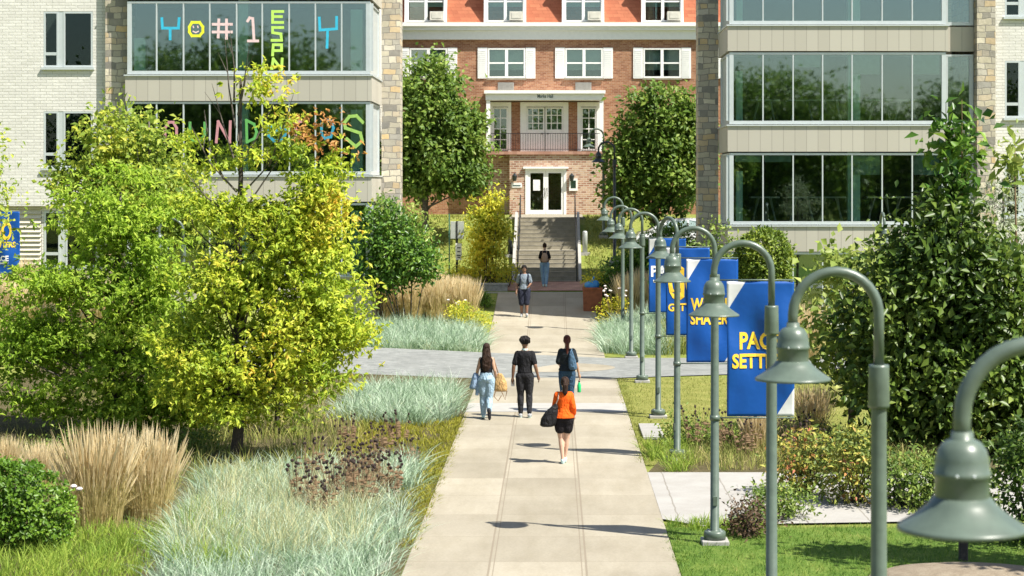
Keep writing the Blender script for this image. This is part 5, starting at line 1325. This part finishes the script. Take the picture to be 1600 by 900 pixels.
# ------------------------------------------------------------------ trees
def gr(x, d): return (px(x, d), d, ground(px(x, d), d))
tree('oak_tree', 'young green oak with narrow leaves, nearest the left edge', 'tree', gr(178, 38), (px(190, 38), 38, pz(300, 38)), .085,
     [EL(185, 345, 38, 110, 85, .9), EL(100, 450, 38, 95, 60, 1.0), EL(45, 520, 38, 80, 45, 1.0), EL(300, 600, 38, 70, 60, .9), EL(235, 450, 38, 100, 100, 1.1), EL(80, 560, 38, 100, 60, 1.1), EL(220, 560, 38, 120, 75, 1.2), EL(60, 630, 38, 80, 40, .9), EL(270, 630, 38, 90, 45, 1.0), EL(180, 650, 38, 90, 35, .9)],
     M['oak_green'], 620, 25, .105, 11, rc=.22, flat=.42, aspect=.36, star=4, shell=.4, nlimb=60, up=.8)
tree('oak_tree', 'yellow-green oak with a bare twiggy top and dark trunk', 'tree', gr(368, 35.2), (px(372, 35.2), 35.2, pz(125, 35.2)), .10,
     [EL(455, 380, 35.2, 105, 80, .9), EL(490, 480, 35.2, 88, 90, .9), EL(370, 450, 35.2, 110, 70, 1.1), EL(430, 570, 35.2, 125, 60, 1.1), EL(310, 540, 35.2, 75, 80, 1.0), EL(490, 300, 35.2, 55, 55, .5), EL(350, 330, 35.2, 90, 38, .6, .7), EL(345, 620, 35.2, 95, 40, .9), EL(520, 530, 35.2, 55, 60, .6)],
     M['oak_yellow'], 560, 25, .098, 12, bark='bark_dark', rc=.22, flat=.45, aspect=.40, star=4, shell=.4, nlimb=64, up=.8,
     extra=[('top_leaves', [EL(405, 135, 35.2, 38, 30, .3), EL(375, 175, 35.2, 14, 22, .15), EL(450, 235, 35.2, 45, 25, .35), EL(520, 265, 35.2, 28, 35, .3), EL(385, 250, 35.2, 30, 35, .3), EL(300, 215, 35.2, 36, 22, .3), EL(330, 260, 35.2, 45, 25, .3), EL(440, 190, 35.2, 30, 20, .3)], M['oak_yellow'], 60, 14, .10),
            ('red_leaves', [EL(490, 205, 35.2, 28, 32, .25), EL(515, 240, 35.2, 22, 20, .2)], M['oak_red'], 15, 8, .10)])
def twigs():
    """bare leader and side twigs above the yellow oak"""
    t = [o for o in bpy.data.objects if o.get('label', '').startswith('yellow-green oak')][0]
    b = Vector(t.location); mb = MB(); rng = random.Random(9)
    for (x0, y0, x1, y1) in ((368, 200, 352, 60), (372, 180, 398, 70), (366, 250, 330, 130), (372, 260, 425, 160), (370, 300, 300, 190), (372, 310, 440, 210), (368, 340, 290, 260), (374, 340, 470, 200), (366, 160, 362, 40), (350, 280, 312, 170), (420, 260, 465, 150), (372, 220, 388, 95)):
        p0 = Vector((px(x0, 35.2), 35.2, pz(y0, 35.2))) - b; p1 = Vector((px(x1, 35.2), 35.2 + rng.uniform(-.6, .6), pz(y1, 35.2))) - b
        m_ = p0.lerp(p1, .5) + Vector((rng.uniform(-.08, .08), 0, -.1)); mb.tube([p0, m_, p1], [.022, .014, .004], 5)
        q = m_.lerp(p1, .3); mb.tube([q, q + Vector((rng.uniform(-.3, .3), rng.uniform(-.3, .3), .4))], [.009, .003], 4)
    mb.build('bare_twigs', M['bark'], t)
twigs()
tree('maple_tree', 'lime green rounded tree standing close to the left hall', 'tree', gr(236, 50), (px(240, 50), 50, pz(190, 50)), .09,
     [EL(195, 225, 50, 75, 70, 1.0), EL(245, 290, 50, 80, 60, 1.1), EL(140, 280, 50, 62, 45, .9), EL(200, 330, 50, 95, 50, 1.1), EL(300, 350, 50, 40, 40, .6)],
     M['locust'], 380, 30, .15, 13, rc=.24, flat=.7, aspect=.55, shell=.5, nlimb=34)
tree('young_tree', 'thin young tree between the yellow oak and the walkway grasses', 'tree', gr(432, 39), (px(436, 39), 39, pz(480, 39)), .06,
     [EL(450, 600, 39, 60, 50, .7), EL(500, 570, 39, 55, 55, .7), EL(410, 620, 39, 45, 45, .6), EL(470, 650, 39, 50, 28, .5)], M['locust'], 90, 18, .11, 14, bark='bark_dark', rc=.18, aspect=.45, nlimb=18)
tree('edge_tree', 'yellowing tree whose branch tips enter at the upper left edge', 'tree', (px(-75, 46), 46, ground(-14.4, 46)), (px(-70, 46), 46, pz(200, 46)), .09,
     [EL(-60, 330, 46, 75, 110, 1.2), EL(-50, 230, 46, 52, 60, .9), EL(-40, 300, 46, 55, 60, .8)], M['locust'], 170, 20, .13, 15, rc=.25, aspect=.5)
tree('linden_tree', 'dense green tree in front of the brick hall, left of the steps', 'tree', gr(663, 78), (px(672, 78), 78, pz(130, 78)), .17,
     [EL(672, 165, 78, 58, 80, 1.4), EL(700, 225, 78, 58, 78, 1.5), EL(645, 240, 78, 45, 70, 1.2), EL(735, 200, 78, 20, 30, .6), EL(690, 280, 78, 55, 30, 1.1), EL(735, 260, 78, 26, 40, .7)],
     M['maple'], 620, 34, .20, 16, rc=.28, flat=.7, aspect=.6, shell=.6, nlimb=26)
tree('linden_tree', 'dense olive green tree in front of the brick hall, right of the steps', 'tree', gr(1022, 78.5), (px(1024, 78.5), 78.5, pz(160, 78.5)), .17,
     [EL(1030, 200, 78.5, 62, 75, 1.4), EL(1050, 260, 78.5, 65, 70, 1.4), EL(990, 265, 78.5, 48, 62, 1.2), EL(1000, 310, 78.5, 50, 30, 1.0), EL(968, 225, 78.5, 16, 26, .4, .5), EL(1085, 215, 78.5, 30, 55, .8)],
     M['maple'], 620, 32, .20, 17, rc=.28, flat=.7, aspect=.6, shell=.6, nlimb=26)
tree('magnolia_tree', 'big dark broad-leaved tree filling the right side', 'tree', gr(1455, 36), (px(1465, 36), 36, pz(330, 36)), .12,
     [EL(1470, 440, 36, 95, 125, 1.1), EL(1545, 470, 36, 85, 125, 1.1), EL(1400, 500, 36, 90, 110, 1.0), EL(1500, 590, 36, 120, 90, 1.2), EL(1395, 600, 36, 70, 65, .9), EL(1600, 600, 36, 70, 110, 1.0), EL(1480, 340, 36, 45, 50, .5), EL(1470, 660, 36, 110, 45, 1.0)],
     M['magnolia'], 950, 28, .16, 18, bark='bark_dark', rc=.24, flat=.8, aspect=.55, shell=.55, nlimb=44, up=.6,
     extra=[('shoot_leaves', [EL(1478, 215, 36, 9, 58, .1), EL(1480, 290, 36, 12, 40, .12)], M['darkleaf'], 36, 5, .22), ('shoot_leaves', [EL(1502, 235, 36, 14, 80, .14)], M['darkleaf'], 36, 5, .22), ('shoot_leaves', [EL(1585, 255, 36, 8, 40, .1)], M['paleleaf'], 26, 5, .2)])
def shoots():
    t = [o for o in bpy.data.objects if o.get('label', '').startswith('big dark broad')][0]; b = Vector(t.location); mb = MB()
    for x, y0, y1 in ((1478, 380, 160), (1503, 390, 155), (1586, 380, 215)):
        mb.tube([Vector((px(x + 2, 36), 36, pz(y0, 36))) - b, Vector((px(x, 36), 36, pz((y0 + y1) / 2, 36))) - b, Vector((px(x, 36), 36, pz(y1, 36))) - b], [.02, .015, .005], 6)
    mb.build('shoot_stems', M['stalk'], t)
shoots()
tree('redbud_tree', 'paler lime-leaved tree just behind the third nearest lamp', 'tree', gr(1330, 39), (px(1335, 39), 39, pz(420, 39)), .08,
     [EL(1340, 420, 39, 60, 45, .7), EL(1300, 480, 39, 50, 60, .7), EL(1365, 470, 39, 60, 75, .9), EL(1310, 560, 39, 55, 50, .8), EL(1390, 390, 39, 30, 30, .4), EL(1345, 610, 39, 45, 35, .7)],
     M['paleleaf'], 170, 14, .16, 19, rc=.2, flat=.8, aspect=.75, shell=.5, nlimb=24)
tree('silverleaf_tree', 'silvery leaved small tree before the white wall at the right', 'tree', gr(1568, 45), (px(1568, 45), 45, pz(280, 45)), .07,
     [EL(1565, 300, 45, 38, 40, .6), EL(1585, 340, 45, 50, 40, .7), EL(1545, 340, 45, 35, 40, .6), EL(1580, 430, 45, 55, 80, .8)], M['silver'], 120, 20, .09, 20, rc=.16, aspect=.35)
# offscreen tree that shades the near lawn, and the far treeline mirrored in the glass
tree('shade_tree', 'broad tree beyond the right edge shading the near lawn', 'tree', (10.0, 24.0, 0), (9.9, 24, 6), .16, [(7.75, 24.5, 4.9, 1.25, .3, .4), (9.9, 23.0, 6.2, 1.0, .4, .9)], M['maple'], 220, 22, .2, 21, rc=.22)
mir = tree('park_tree', 'tall park tree behind the viewpoint', 'tree', (-16, -34, 0), (-16, -34, 11), .3, [(-16, -34, 8.5, 4.5, 4, 4.4), (-18, -33, 5, 3.6, 3, 4), (-13.5, -34, 5.5, 3.4, 3, 4.2), (-16, -33, 3, 5, 2.5, 3)], M['maple'], 1000, 24, .34, 22, rc=.7, group='park trees behind the viewpoint')
for i, (x, y, s, rz) in enumerate(((-7, -38, .9, 1.2), (3, -33, 1.15, 2.3), (12, -36, .95, 3.9), (19, -34, 1.2, .5), (27, -38, 1.0, 5.1), (-25, -36, 1.45, 4.4), (-34, -36, 1.35, 2.9), (36, -36, 1.15, 1.8))):
    c = copy_tree(mir); c.location = (x, y, 0); c.scale = (s * 1.2, s * 1.2, s * 1.0); c.rotation_euler.z = rz
# ------------------------------------------------------------------ shrubs
bush('evergreen_shrub', 'glossy dark evergreen shrub at the foot of the left hall\'s stone edge', 'shrub', gr(640, 64), [EL(630, 395, 64, 48, 56, 1.0), EL(600, 365, 64, 45, 48, .9), EL(662, 415, 64, 20, 38, .7), EL(600, 420, 64, 40, 40, .9)], M['darkleaf'], 380, 22, .15, 31, rc=.22, aspect=.5, up=.6)
bush('climbing_shrub', 'taller blue-green shrub leaning on the stone edge behind the oak', 'shrub', gr(592, 65.5), [EL(590, 360, 65.5, 30, 50, .7), EL(600, 330, 65.5, 16, 25, .5), EL(575, 400, 65.5, 30, 45, .7)], M['maple'], 110, 18, .14, 32, rc=.2)
bush('laurel_shrub', 'lighter laurel shrub peeping out above the dark evergreen', 'shrub', gr(645, 67), [EL(640, 330, 67, 14, 25, .5), EL(650, 360, 67, 30, 30, .6)], M['paleleaf'], 40, 14, .13, 33, rc=.16)
bush('yellow_shrub', 'bright yellow-leaved shrub beside the grey sign', 'shrub', gr(760, 73.6), [EL(755, 375, 73.6, 24, 42, .6), EL(775, 365, 73.6, 22, 50, .6), EL(760, 330, 73.6, 30, 30, .6, .7), EL(775, 320, 73.6, 16, 25, .3, .6), EL(752, 400, 73.6, 18, 18, .5)], M['yellowshrub'], 260, 18, .14, 34, rc=.16, aspect=.5)
bush('meadow_shrub', 'low olive shrub between the sign post and the steps', 'shrub', gr(790, 73.6), [EL(775, 425, 73.6, 40, 16, .5), EL(730, 428, 73.6, 35, 14, .5)], M['yellowshrub'], 130, 16, .10, 35, rc=.14)
bush('green_hedge', 'clipped dark hedge beside the paving left of the walkway', 'hedge', gr(757, 69.5), [EL(757, 470, 69.5, 15, 16, .8)], M['box'], 50, 26, .07, 36, rc=.10)
bush('round_shrub', 'yellow-green round shrub at the left corner of the walkway', 'shrub', gr(740, 63), [EL(740, 505, 63, 28, 22, .6), EL(720, 490, 63, 22, 18, .5)], M['yellowshrub'], 150, 22, .07, 37, rc=.12)
bush('yew_topiary', 'clipped round-topped yew in front of the right hall', 'shrub', gr(1195, 60), [EL(1194, 405, 60, 43, 48, .85), EL(1194, 460, 60, 43, 60, .85)], M['yew'], 1300, 14, .12, 38, rc=.07, shell=.88, aspect=.45)
bush('broadleaf_shrub', 'loose green shrub between the stone edge and the clipped yew', 'shrub', gr(1118, 62), [EL(1118, 375, 62, 32, 32, .6), EL(1100, 410, 62, 40, 40, .7), EL(1140, 420, 62, 30, 40, .6), EL(1060, 420, 62, 40, 40, .8)], M['bed_green'], 130, 14, .14, 39, rc=.16)
bush('shaded_hedge', 'tall dark hedge in the hall\'s shade behind the far lamps', 'hedge', gr(985, 69.5), [EL(975, 435, 69.5, 30, 42, .8), EL(1015, 420, 69.5, 35, 50, .9), EL(1050, 395, 69.5, 40, 45, .8), EL(950, 455, 69.5, 14, 25, .6)], M['darkleaf'], 800, 18, .13, 40, rc=.2, shell=.7)
bush('boxwood_ball', 'dense green boxwood ball at the lower left corner', 'shrub', gr(45, 26.6), [EL(35, 795, 26.6, 76, 72, .68), EL(80, 810, 26.6, 34, 48, .4), EL(5, 780, 26.6, 60, 60, .6)], M['box'], 700, 13, .062, 41, rc=.05, shell=.88, aspect=.65, jit=.3)
bush('brown_shrub', 'brown leafless-looking shrub under the green oak', 'shrub', gr(240, 40), [EL(240, 672, 40, 50, 26, .5)], M['brownshrub'], 60, 14, .07, 42, rc=.12)
bush('corner_shrub', 'green shrub at the right edge behind the nearest lamp', 'shrub', gr(1620, 27), [EL(1610, 760, 27, 50, 90, .6), EL(1575, 850, 27, 38, 22, .35), EL(1600, 700, 27, 40, 50, .5)], M['magnolia'], 130, 16, .10, 43, rc=.14)
for k, (x, d, lab, mt, els, n, lf) in enumerate((
    (1255, 31.2, 'tall mixed perennials with reddish leaves right of the banner post', 'bed_mix', [EL(1250, 735, 31.2, 52, 62, .6), EL(1275, 700, 31.2, 42, 40, .5)], 130, .085),
    (1340, 30.4, 'yellow and red tinged perennial clump behind the second lamp post', 'bed_mix', [EL(1335, 735, 30.4, 60, 65, .7), EL(1345, 700, 30.4, 38, 40, .5)], 150, .085),
    (1425, 30.0, 'green perennial clump under the big dark tree', 'bed_green', [EL(1425, 755, 30.0, 65, 58, .7)], 140, .085),
    (1500, 29.8, 'dark green perennial clump beside the nearest lamp shade', 'bed_green', [EL(1500, 760, 29.8, 60, 56, .7)], 120, .085),
    (1165, 26.9, 'low brownish shrub at the corner of the near lawn', 'brownshrub', [EL(1168, 812, 27.6, 34, 30, .35)], 60, .06),
    (1230, 29.0, 'dark shrub at the edge of the white side path', 'bed_green', [EL(1225, 790, 29.0, 48, 34, .5), EL(1190, 780, 29.0, 22, 26, .3)], 90, .07),
    (1080, 37.5, 'broad green shrub in the bed behind the nearest banner post', 'bed_green', [EL(1085, 688, 37.5, 50, 36, .6), EL(1060, 670, 37.5, 26, 30, .4)], 110, .075),
    (1160, 36.6, 'dense green perennial clump under the nearest banner', 'bed_green', [EL(1140, 695, 36.6, 42, 34, .5)], 90, .075),
    (1230, 37.0, 'grey-green seedy perennials beside the tan grass clump', 'bed_mix', [EL(1260, 670, 37.0, 55, 30, .6), EL(1225, 700, 37, 30, 30, .4)], 90, .06),
    (945, 66.0, 'flowering green shrub at the right corner of the walkway', 'yellowshrub', [EL(950, 495, 66.0, 20, 22, .5), EL(965, 475, 66, 18, 18, .5)], 60, .09),
    (530, 36.5, 'leafy perennial clump left of the blue grass mound', 'bed_green', [EL(300, 690, 36.5, 45, 22, .5), EL(110, 690, 36.5, 50, 26, .5)], 80, .08))):
    bush('perennial_clump', lab, 'shrub', (els[0][0], els[0][1], ground(els[0][0], els[0][1])), els, M[mt], n, 16, lf, 60 + k, rc=.13, aspect=.45, up=.5)
# ------------------------------------------------------------------ ornamental grasses
def feather_grass(label, loc, h, rad, n, seed, group, scale=1.0, build_from=None):
    if build_from is not None:
        c = copy_tree(build_from); c.location = loc; c.rotation_euler.z = seed * 1.7; c.scale = (scale, scale, scale * (0.92 + .16 * ((seed * 37) % 10) / 10)); c['label'] = label; c['group'] = group; return c
    rng = np.random.default_rng(seed)
    t = thing('feather_grass', label, 'ornamental grass', loc, 0, group)
    a = rng.uniform(0, 6.28, n); r = rad * .45 * np.sqrt(rng.random(n))
    base = np.stack([r * np.cos(a), r * np.sin(a), np.zeros(n) - .02], 1)
    ln = np.stack([np.cos(a), np.sin(a)], 1) * (r / rad / .45 * .17)[:, None] + rng.normal(size=(n, 2)) * .10
    hh = h * np.clip(rng.normal(.84, .17, n), .4, 1.12)
    v, f, s = blades_geo(rng, base, hh, np.full(n, .010), ln, .5, 4)
    k = v.reshape(n, -1, 3)
    np_mesh('stems', v, f, s, M['feather_base'], t)
    # plumes: slim spindle of two crossed strips on the upper part of every stem
    V = []; Fc = []; S_ = []
    tip = k[:, -1]; mid = k[:, -3:-1].mean(1); low = k[:, 4:6].mean(1)
    for i in range(n):
        for sd in (Vector((1, .2, 0)), Vector((-.2, 1, 0))):
            sdv = np.array(sd); w = .011 * rng.uniform(.6, 1.4); p0 = low[i] * .35 + mid[i] * .65; p1 = mid[i] * .5 + tip[i] * .5; p2 = tip[i] + (tip[i] - mid[i]) * .25
            b = len(V); V += [p0 - sdv * w * .4, p0 + sdv * w * .4, p1 + sdv * w, p1 - sdv * w, p2]
            Fc += [b, b + 1, b + 2, b + 3, b + 3, b + 2, b + 4]; S_ += [4, 3]
    np_mesh('plumes', np.array(V), Fc, S_, M['feather'], t)
    m2 = max(40, n // 3); a = rng.uniform(0, 6.28, m2)
    base = np.stack([np.cos(a), np.sin(a), a * 0], 1) * rad * .3; ln = np.stack([np.cos(a), np.sin(a)], 1) * rng.uniform(.3, .8, m2)[:, None]
    v, f, s = blades_geo(rng, base, h * rng.uniform(.3, .55, m2), np.full(m2, .014), ln, .7, 3)
    np_mesh('basal_leaves', v, f, s, M['feather_base'], t)
    return t
fg = feather_grass('tall tan feather grass clump right of the boxwood ball, foremost one', (px(150, 28.4), 28.4, 0), 1.42, .85, 520, 1, 'front feather grasses')
feather_grass('tall tan feather grass clump right of the boxwood ball, rightmost of the front ones', (px(226, 29.0), 29.2, 0), 0, 0, 0, 2, 'front feather grasses', .92, fg)
feather_grass('smaller thin tan grass clump behind the boxwood ball', (px(66, 32), 32, 0), 0, 0, 0, 4, 'front feather grasses', .5, fg)
feather_grass('smaller tan grass clump at the left edge behind the boxwood ball', (px(8, 33), 33, 0), 0, 0, 0, 8, 'front feather grasses', .48, fg)
for i, (x, d, sc) in enumerate(((600, 66, .86), (622, 66.6, .92), (642, 66, .85), (662, 66.8, .95), (684, 66.2, .92), (706, 66.8, .9), (728, 66.2, .82), (612, 67.6, .9), (672, 67.8, .92), (716, 67.8, .85), (648, 67.5, .9))):
    feather_grass('tan feather grass clump in the row before the dark evergreen shrubs', (px(x, d), d, ground(px(x, d), d)), 0, 0, 0, i + 11, 'feather grass row left of the walkway', sc * 1.14, fg)
for i, (x, d, sc) in enumerate(((985, 66.5, 1.0), (1003, 67, 1.0), (1020, 66.5, .95))):
    feather_grass('tan feather grass clump behind the far lamp posts right of the walkway', (px(x, d), d, ground(px(x, d), d)), 0, 0, 0, i + 31, 'feather grasses right of the walkway', sc, fg)
feather_grass('reddish tan grass clump in the bed under the nearest banner', (px(1185, 36), 36, .02), 0, 0, 0, 41, 'bed grasses', .62, fg)
feather_grass('pale tan grass clump right of the nearest banner', (px(1270, 38.5), 38.5, .02), 0, 0, 0, 42, 'bed grasses', .7, fg)
feather_grass('pink-tan grass plumes beside the right hall\'s ground floor', (px(1262, 56), 56, .0), 0, 0, 0, 43, 'bed grasses', 1.15, fg)
for i, (x, d, sc) in enumerate(((5, 55, 1.1), (70, 57, 1.1), (120, 58, 1.1), (30, 61, 1.1), (160, 56, 1.0), (95, 52, 1.0), (-20, 50, 1.0), (200, 60, 1.0))):
    feather_grass('tan feather grass clump seen through the green oak', (px(x, d), d, ground(px(x, d), d)), 0, 0, 0, i + 51, 'feather grasses behind the green oak', sc, fg)
def pt(x, y):
    d = F * EYE / (y - CY); return (px(x, d), d)
ly = M['lyme']
grass_patch('blue_grass', 'broad mass of arching blue-green grass left of the walkway', 'grass', [pt(250, 930), pt(255, 860), pt(300, 790), pt(330, 745), pt(560, 735), pt(625, 790), pt(640, 810), pt(605, 900), pt(595, 940)], 16000, .48, .012, .85, ly, 1, tuft=18, spread=.2, hvar=.5)
grass_patch('blue_grass', 'tan and green seedy grass mixed into the near blue grass mass', 'grass', [pt(280, 850), pt(330, 760), pt(600, 760), pt(560, 880), pt(300, 900)], 3200, .66, .009, .5, M['straw'], 2, tuft=10, spread=.2)
grass_patch('mixed_grass', 'fresh green weeds pushing through the near blue grass', 'grass', [pt(270, 900), pt(285, 800), pt(345, 800), pt(400, 900)], 1100, .42, .015, .6, M['blade_green'], 22, tuft=12, spread=.12)
grass_patch('blue_grass', 'blue-green grass mound left of the walking trio', 'grass', [pt(530, 655), pt(560, 612), pt(715, 612), pt(712, 660), pt(640, 668)], 6000, .60, .016, .8, ly, 3, tuft=22, spread=.22)
grass_patch('blue_grass', 'small blue-green grass tuft at the walkway edge', 'grass', [pt(590, 765), pt(600, 730), pt(650, 730), pt(655, 770)], 900, .5, .018, .7, ly, 4, tuft=26, spread=.2)
def ptd(x, d): return (px(x, d), d)
grass_patch('blue_grass', 'long blue-green grass bed beyond the grey pavers', 'grass', [ptd(560, 57), ptd(590, 63.5), ptd(742, 63), ptd(752, 57)], 8500, .75, .022, .75, ly, 5, tuft=22, spread=.28)
grass_patch('blue_grass', 'blue-green grass bed right of the walkway beyond the pavers', 'grass', [ptd(948, 57), ptd(940, 62), ptd(1010, 66), ptd(1060, 64), ptd(1050, 57)], 6500, .78, .022, .75, ly, 6, tuft=22, spread=.28)
grass_patch('mixed_grass', 'tan and green grass behind the banners beyond the pavers', 'grass', [ptd(1040, 57), ptd(1040, 62), ptd(1160, 62), ptd(1160, 57.5)], 2400, .75, .03, .5, M['blade_meadow'], 7, tuft=20, spread=.25)
grass_patch('mixed_grass', 'bright green long grass along the lower left edge', 'grass', [(-10.5, 23.2), (-5.2, 23.2), (-5.4, 26.6), (-5.6, 28.6), (-6.2, 28.2), (-7.2, 27.6), (-10.5, 27.6)], 9000, .30, .014, .6, M['blade_green'], 8, tuft=8, spread=.12)
grass_patch('mixed_grass', 'mixed olive and straw meadow plants under the oaks', 'grass', [(-10.5, 29.5), (-4.6, 31.5), (-3.6, 40), (-5, 47), (-11, 47), (-13, 36)], 9500, .42, .016, .5, M['blade_meadow'], 9, tuft=9, spread=.2)
grass_patch('groundcover', 'low olive green groundcover along the walkway\'s left edge', 'groundcover', [(-4.4, 30.8), (-2.0, 29.6), (-2.0, 41.5), (-4.0, 41.5)], 9000, .15, .018, .6, M['blade_moss'], 10, tuft=6, spread=.08)
grass_patch('lawn_blades', 'short sunlit grass blades of the near lawn', 'grass', [(1.7, 23.5), (12, 23.5), (12, 28.2), (3.4, 28.4), (1.7, 28.7)], 20000, .09, .010, .6, M['blade_lawn'], 11, hvar=.6)
grass_patch('lawn_blades', 'short dry grass blades of the lawn by the pavers', 'grass', [(1.7, 37.8), (9, 39), (9, 52.5), (5, 51), (1.75, 50)], 12000, .07, .016, .5, M['blade_dry'], 12, hvar=.5)
grass_patch('mixed_grass', 'green tufts along the edge of the planting bed', 'grass', [(1.75, 33.8), (2.4, 33.8), (2.6, 37), (1.8, 37)], 900, .34, .014, .7, M['blade_green'], 13, tuft=30, spread=.14)
grass_patch('mixed_grass', 'straw coloured tangle filling the bed under the banner', 'grass', [(2.2, 33.9), (7.5, 33.9), (7, 38), (3, 37.6)], 3200, .45, .012, .5, M['blade_meadow'], 14, tuft=12, spread=.18)
grass_patch('mixed_grass', 'weedy green tuft at the corner of the white side path', 'grass', [(1.75, 28.2), (3.1, 27.6), (3.2, 28.5), (1.8, 28.8)], 900, .22, .012, .6, M['blade_green'], 15, tuft=14, spread=.12)
grass_patch('bank_grass', 'rough grass on the bank either side of the steps', 'grass', [(-7.5, 73.5), (-1.8, 73.5), (-1.8, 81), (-8, 84)], 6000, .14, .035, .5, M['blade_dry'], 16, hvar=.5)
grass_patch('bank_grass', 'rough grass on the bank right of the steps', 'grass', [(1.25, 74), (3, 73), (3.4, 82), (1.25, 82)], 2600, .14, .035, .5, M['blade_dry'], 17, hvar=.5)
grass_patch('edge_grass', 'grass tufts creeping over the right edge of the walkway', 'grass', [(1.58, 34.5), (1.80, 34.5), (1.80, 50), (1.60, 50)], 2600, .09, .014, .8, M['blade_dry'], 18, tuft=7, spread=.06)
grass_patch('edge_grass', 'grass tufts creeping over the near right edge of the walkway', 'grass', [(1.59, 23), (1.80, 23), (1.80, 28.6), (1.60, 28.6)], 1500, .08, .012, .8, M['blade_lawn'], 19, tuft=7, spread=.06)
grass_patch('edge_grass', 'weeds creeping over the left edge of the walkway', 'grass', [(-2.15, 26.5), (-1.90, 26.5), (-1.90, 42), (-2.15, 42)], 2600, .12, .012, .8, M['blade_moss'], 20, tuft=7, spread=.07)
# seed heads
def coneflower(label, loc, n, h, rad, seed, group):
    rng = random.Random(seed); t = thing('coneflower', label, 'flower', loc, 0, group); st = MB(); hd = MB()
    for i in range(n):
        a = rng.uniform(0, 6.28); r = rad * math.sqrt(rng.random()); b = Vector((r * math.cos(a) * .5, r * math.sin(a) * .5, 0)); tp = Vector((r * math.cos(a), r * math.sin(a), h * rng.uniform(.7, 1.05)))
        st.tube([b, b.lerp(tp, .5) + Vector((0, 0, .05)), tp], [.005, .005, .004], 4); hd.ball(tuple(tp), .026 * rng.uniform(.7, 1.2), None, .026, 7)
        for _ in range(3): q = b.lerp(tp, rng.uniform(.2, .7)); st.quad(tuple(q), tuple(q + Vector((.05, .02, .04))), tuple(q + Vector((.09, .02, .0))), tuple(q + Vector((.05, .02, -.02))))
    n0 = len(st.v); st.v += hd.v; st.f += [tuple(i + n0 for i in q) for q in hd.f]; st.m += [1] * len(hd.f); st.build('seeded_stalks', [M['stalk'], M['seed']], t); return t
for i, (x, y, n, h) in enumerate(((470, 800, 16, .8), (530, 790, 22, .85), (560, 800, 20, .8), (600, 785, 20, .8), (500, 815, 18, .7), (575, 770, 18, .8), (540, 760, 12, .8), (480, 760, 10, .85), (590, 720, 14, .7), (635, 735, 10, .6), (540, 700, 8, .6), (620, 690, 9, .55))):
    a, d = pt(x, y); coneflower('brown seeded coneflower clump standing in the near blue grass', (a, d, 0), int(n * 1.4), h, .32, i, 'seeded coneflowers')
for i, (x, d) in enumerate(((1130, 36), (1165, 35.2), (1255, 36), (1235, 34.8), (1270, 34.2), (1085, 36.8))):
    coneflower('dark seeded coneflower clump in the bed below the banner', (px(x, d), d, .02), 14, .8, .3, i + 30, 'seeded coneflowers by the side path')
def blossoms(label, loc, n, h, rad, seed):
    rng = random.Random(seed); t = thing('flower_clump', label, 'flower', loc); st = MB(); hd = MB()
    for i in range(n):
        a = rng.uniform(0, 6.28); r = rad * math.sqrt(rng.random()); tp = Vector((r * math.cos(a), r * math.sin(a), h * rng.uniform(.8, 1.1))); st.tube([tp * .3, tp], [.005, .004], 4); hd.ball(tuple(tp), .05, None, .03, 7)
    n0 = len(st.v); st.v += hd.v; st.f += [tuple(i + n0 for i in q) for q in hd.f]; st.m += [1] * len(hd.f); st.build('flower_stalks', [M['stalk'], M['flower']], t)
blossoms('pale pinkish flowers beside the far lamp posts', (px(958, 65.6), 65.6, ground(2, 65.6)), 18, 1.15, .45, 2)
blossoms('white flower heads right of the boxwood ball', (px(112, 27.8), 27.8, 0), 3, .75, .12, 3)
blossoms('pale flowers above the round yellow-green shrub', (px(712, 64), 64, ground(-3.2, 64)), 10, .95, .4, 4)

# ------------------------------------------------------------------ light, sky, camera
EL_, AZ = 54.0, 30.0
w = bpy.data.worlds.new('World'); scene.world = w; w.use_nodes = True
nt = w.node_tree; bg = nt.nodes['Background']
sky = nt.nodes.new('ShaderNodeTexSky'); sky.sky_type = 'NISHITA'; sky.sun_disc = False
sky.sun_elevation = R(EL_); sky.sun_rotation = R(90 + AZ); sky.air_density = 1.0; sky.dust_density = 1.2; sky.ozone_density = 1.0
nt.links.new(sky.outputs[0], bg.inputs[0]); bg.inputs[1].default_value = .08
sd = bpy.data.lights.new('sun', 'SUN'); sd.energy = 5.0; sd.angle = R(.5); sd.color = (1, .95, .86)
so = bpy.data.objects.new('sun', sd); col.objects.link(so)
dirv = Vector((math.cos(R(EL_)) * math.cos(R(AZ)), -math.cos(R(EL_)) * math.sin(R(AZ)), math.sin(R(EL_))))
so.rotation_euler = (-dirv).to_track_quat('-Z', 'Y').to_euler(); so.location = (40, -20, 60)
cd = bpy.data.cameras.new('camera'); cam = bpy.data.objects.new('camera', cd); col.objects.link(cam)
cam.location = (0, 0, EYE); cam.rotation_euler = (R(90), 0, 0)
cd.sensor_width = 36; cd.lens = F / 1600 * 36; cd.shift_x = -(CX - 800) / 1600; cd.shift_y = -(450 - CY) / 1600
cd.clip_start = .5; cd.clip_end = 2000
cd.dof.use_dof = True; cd.dof.focus_distance = 44; cd.dof.aperture_fstop = 3.6
scene.camera = cam
vs = scene.view_settings; vs.view_transform = 'Standard'; vs.look = 'None'; vs.exposure = 1.0; vs.gamma = 1
scene.cycles.use_denoising = True; scene.cycles.denoiser = 'OPENIMAGEDENOISE'
scene.cycles.max_bounces = 6; scene.cycles.diffuse_bounces = 3; scene.cycles.glossy_bounces = 3; scene.cycles.transparent_max_bounces = 10; scene.cycles.transmission_bounces = 3
scene.cycles.sample_clamp_indirect = 6
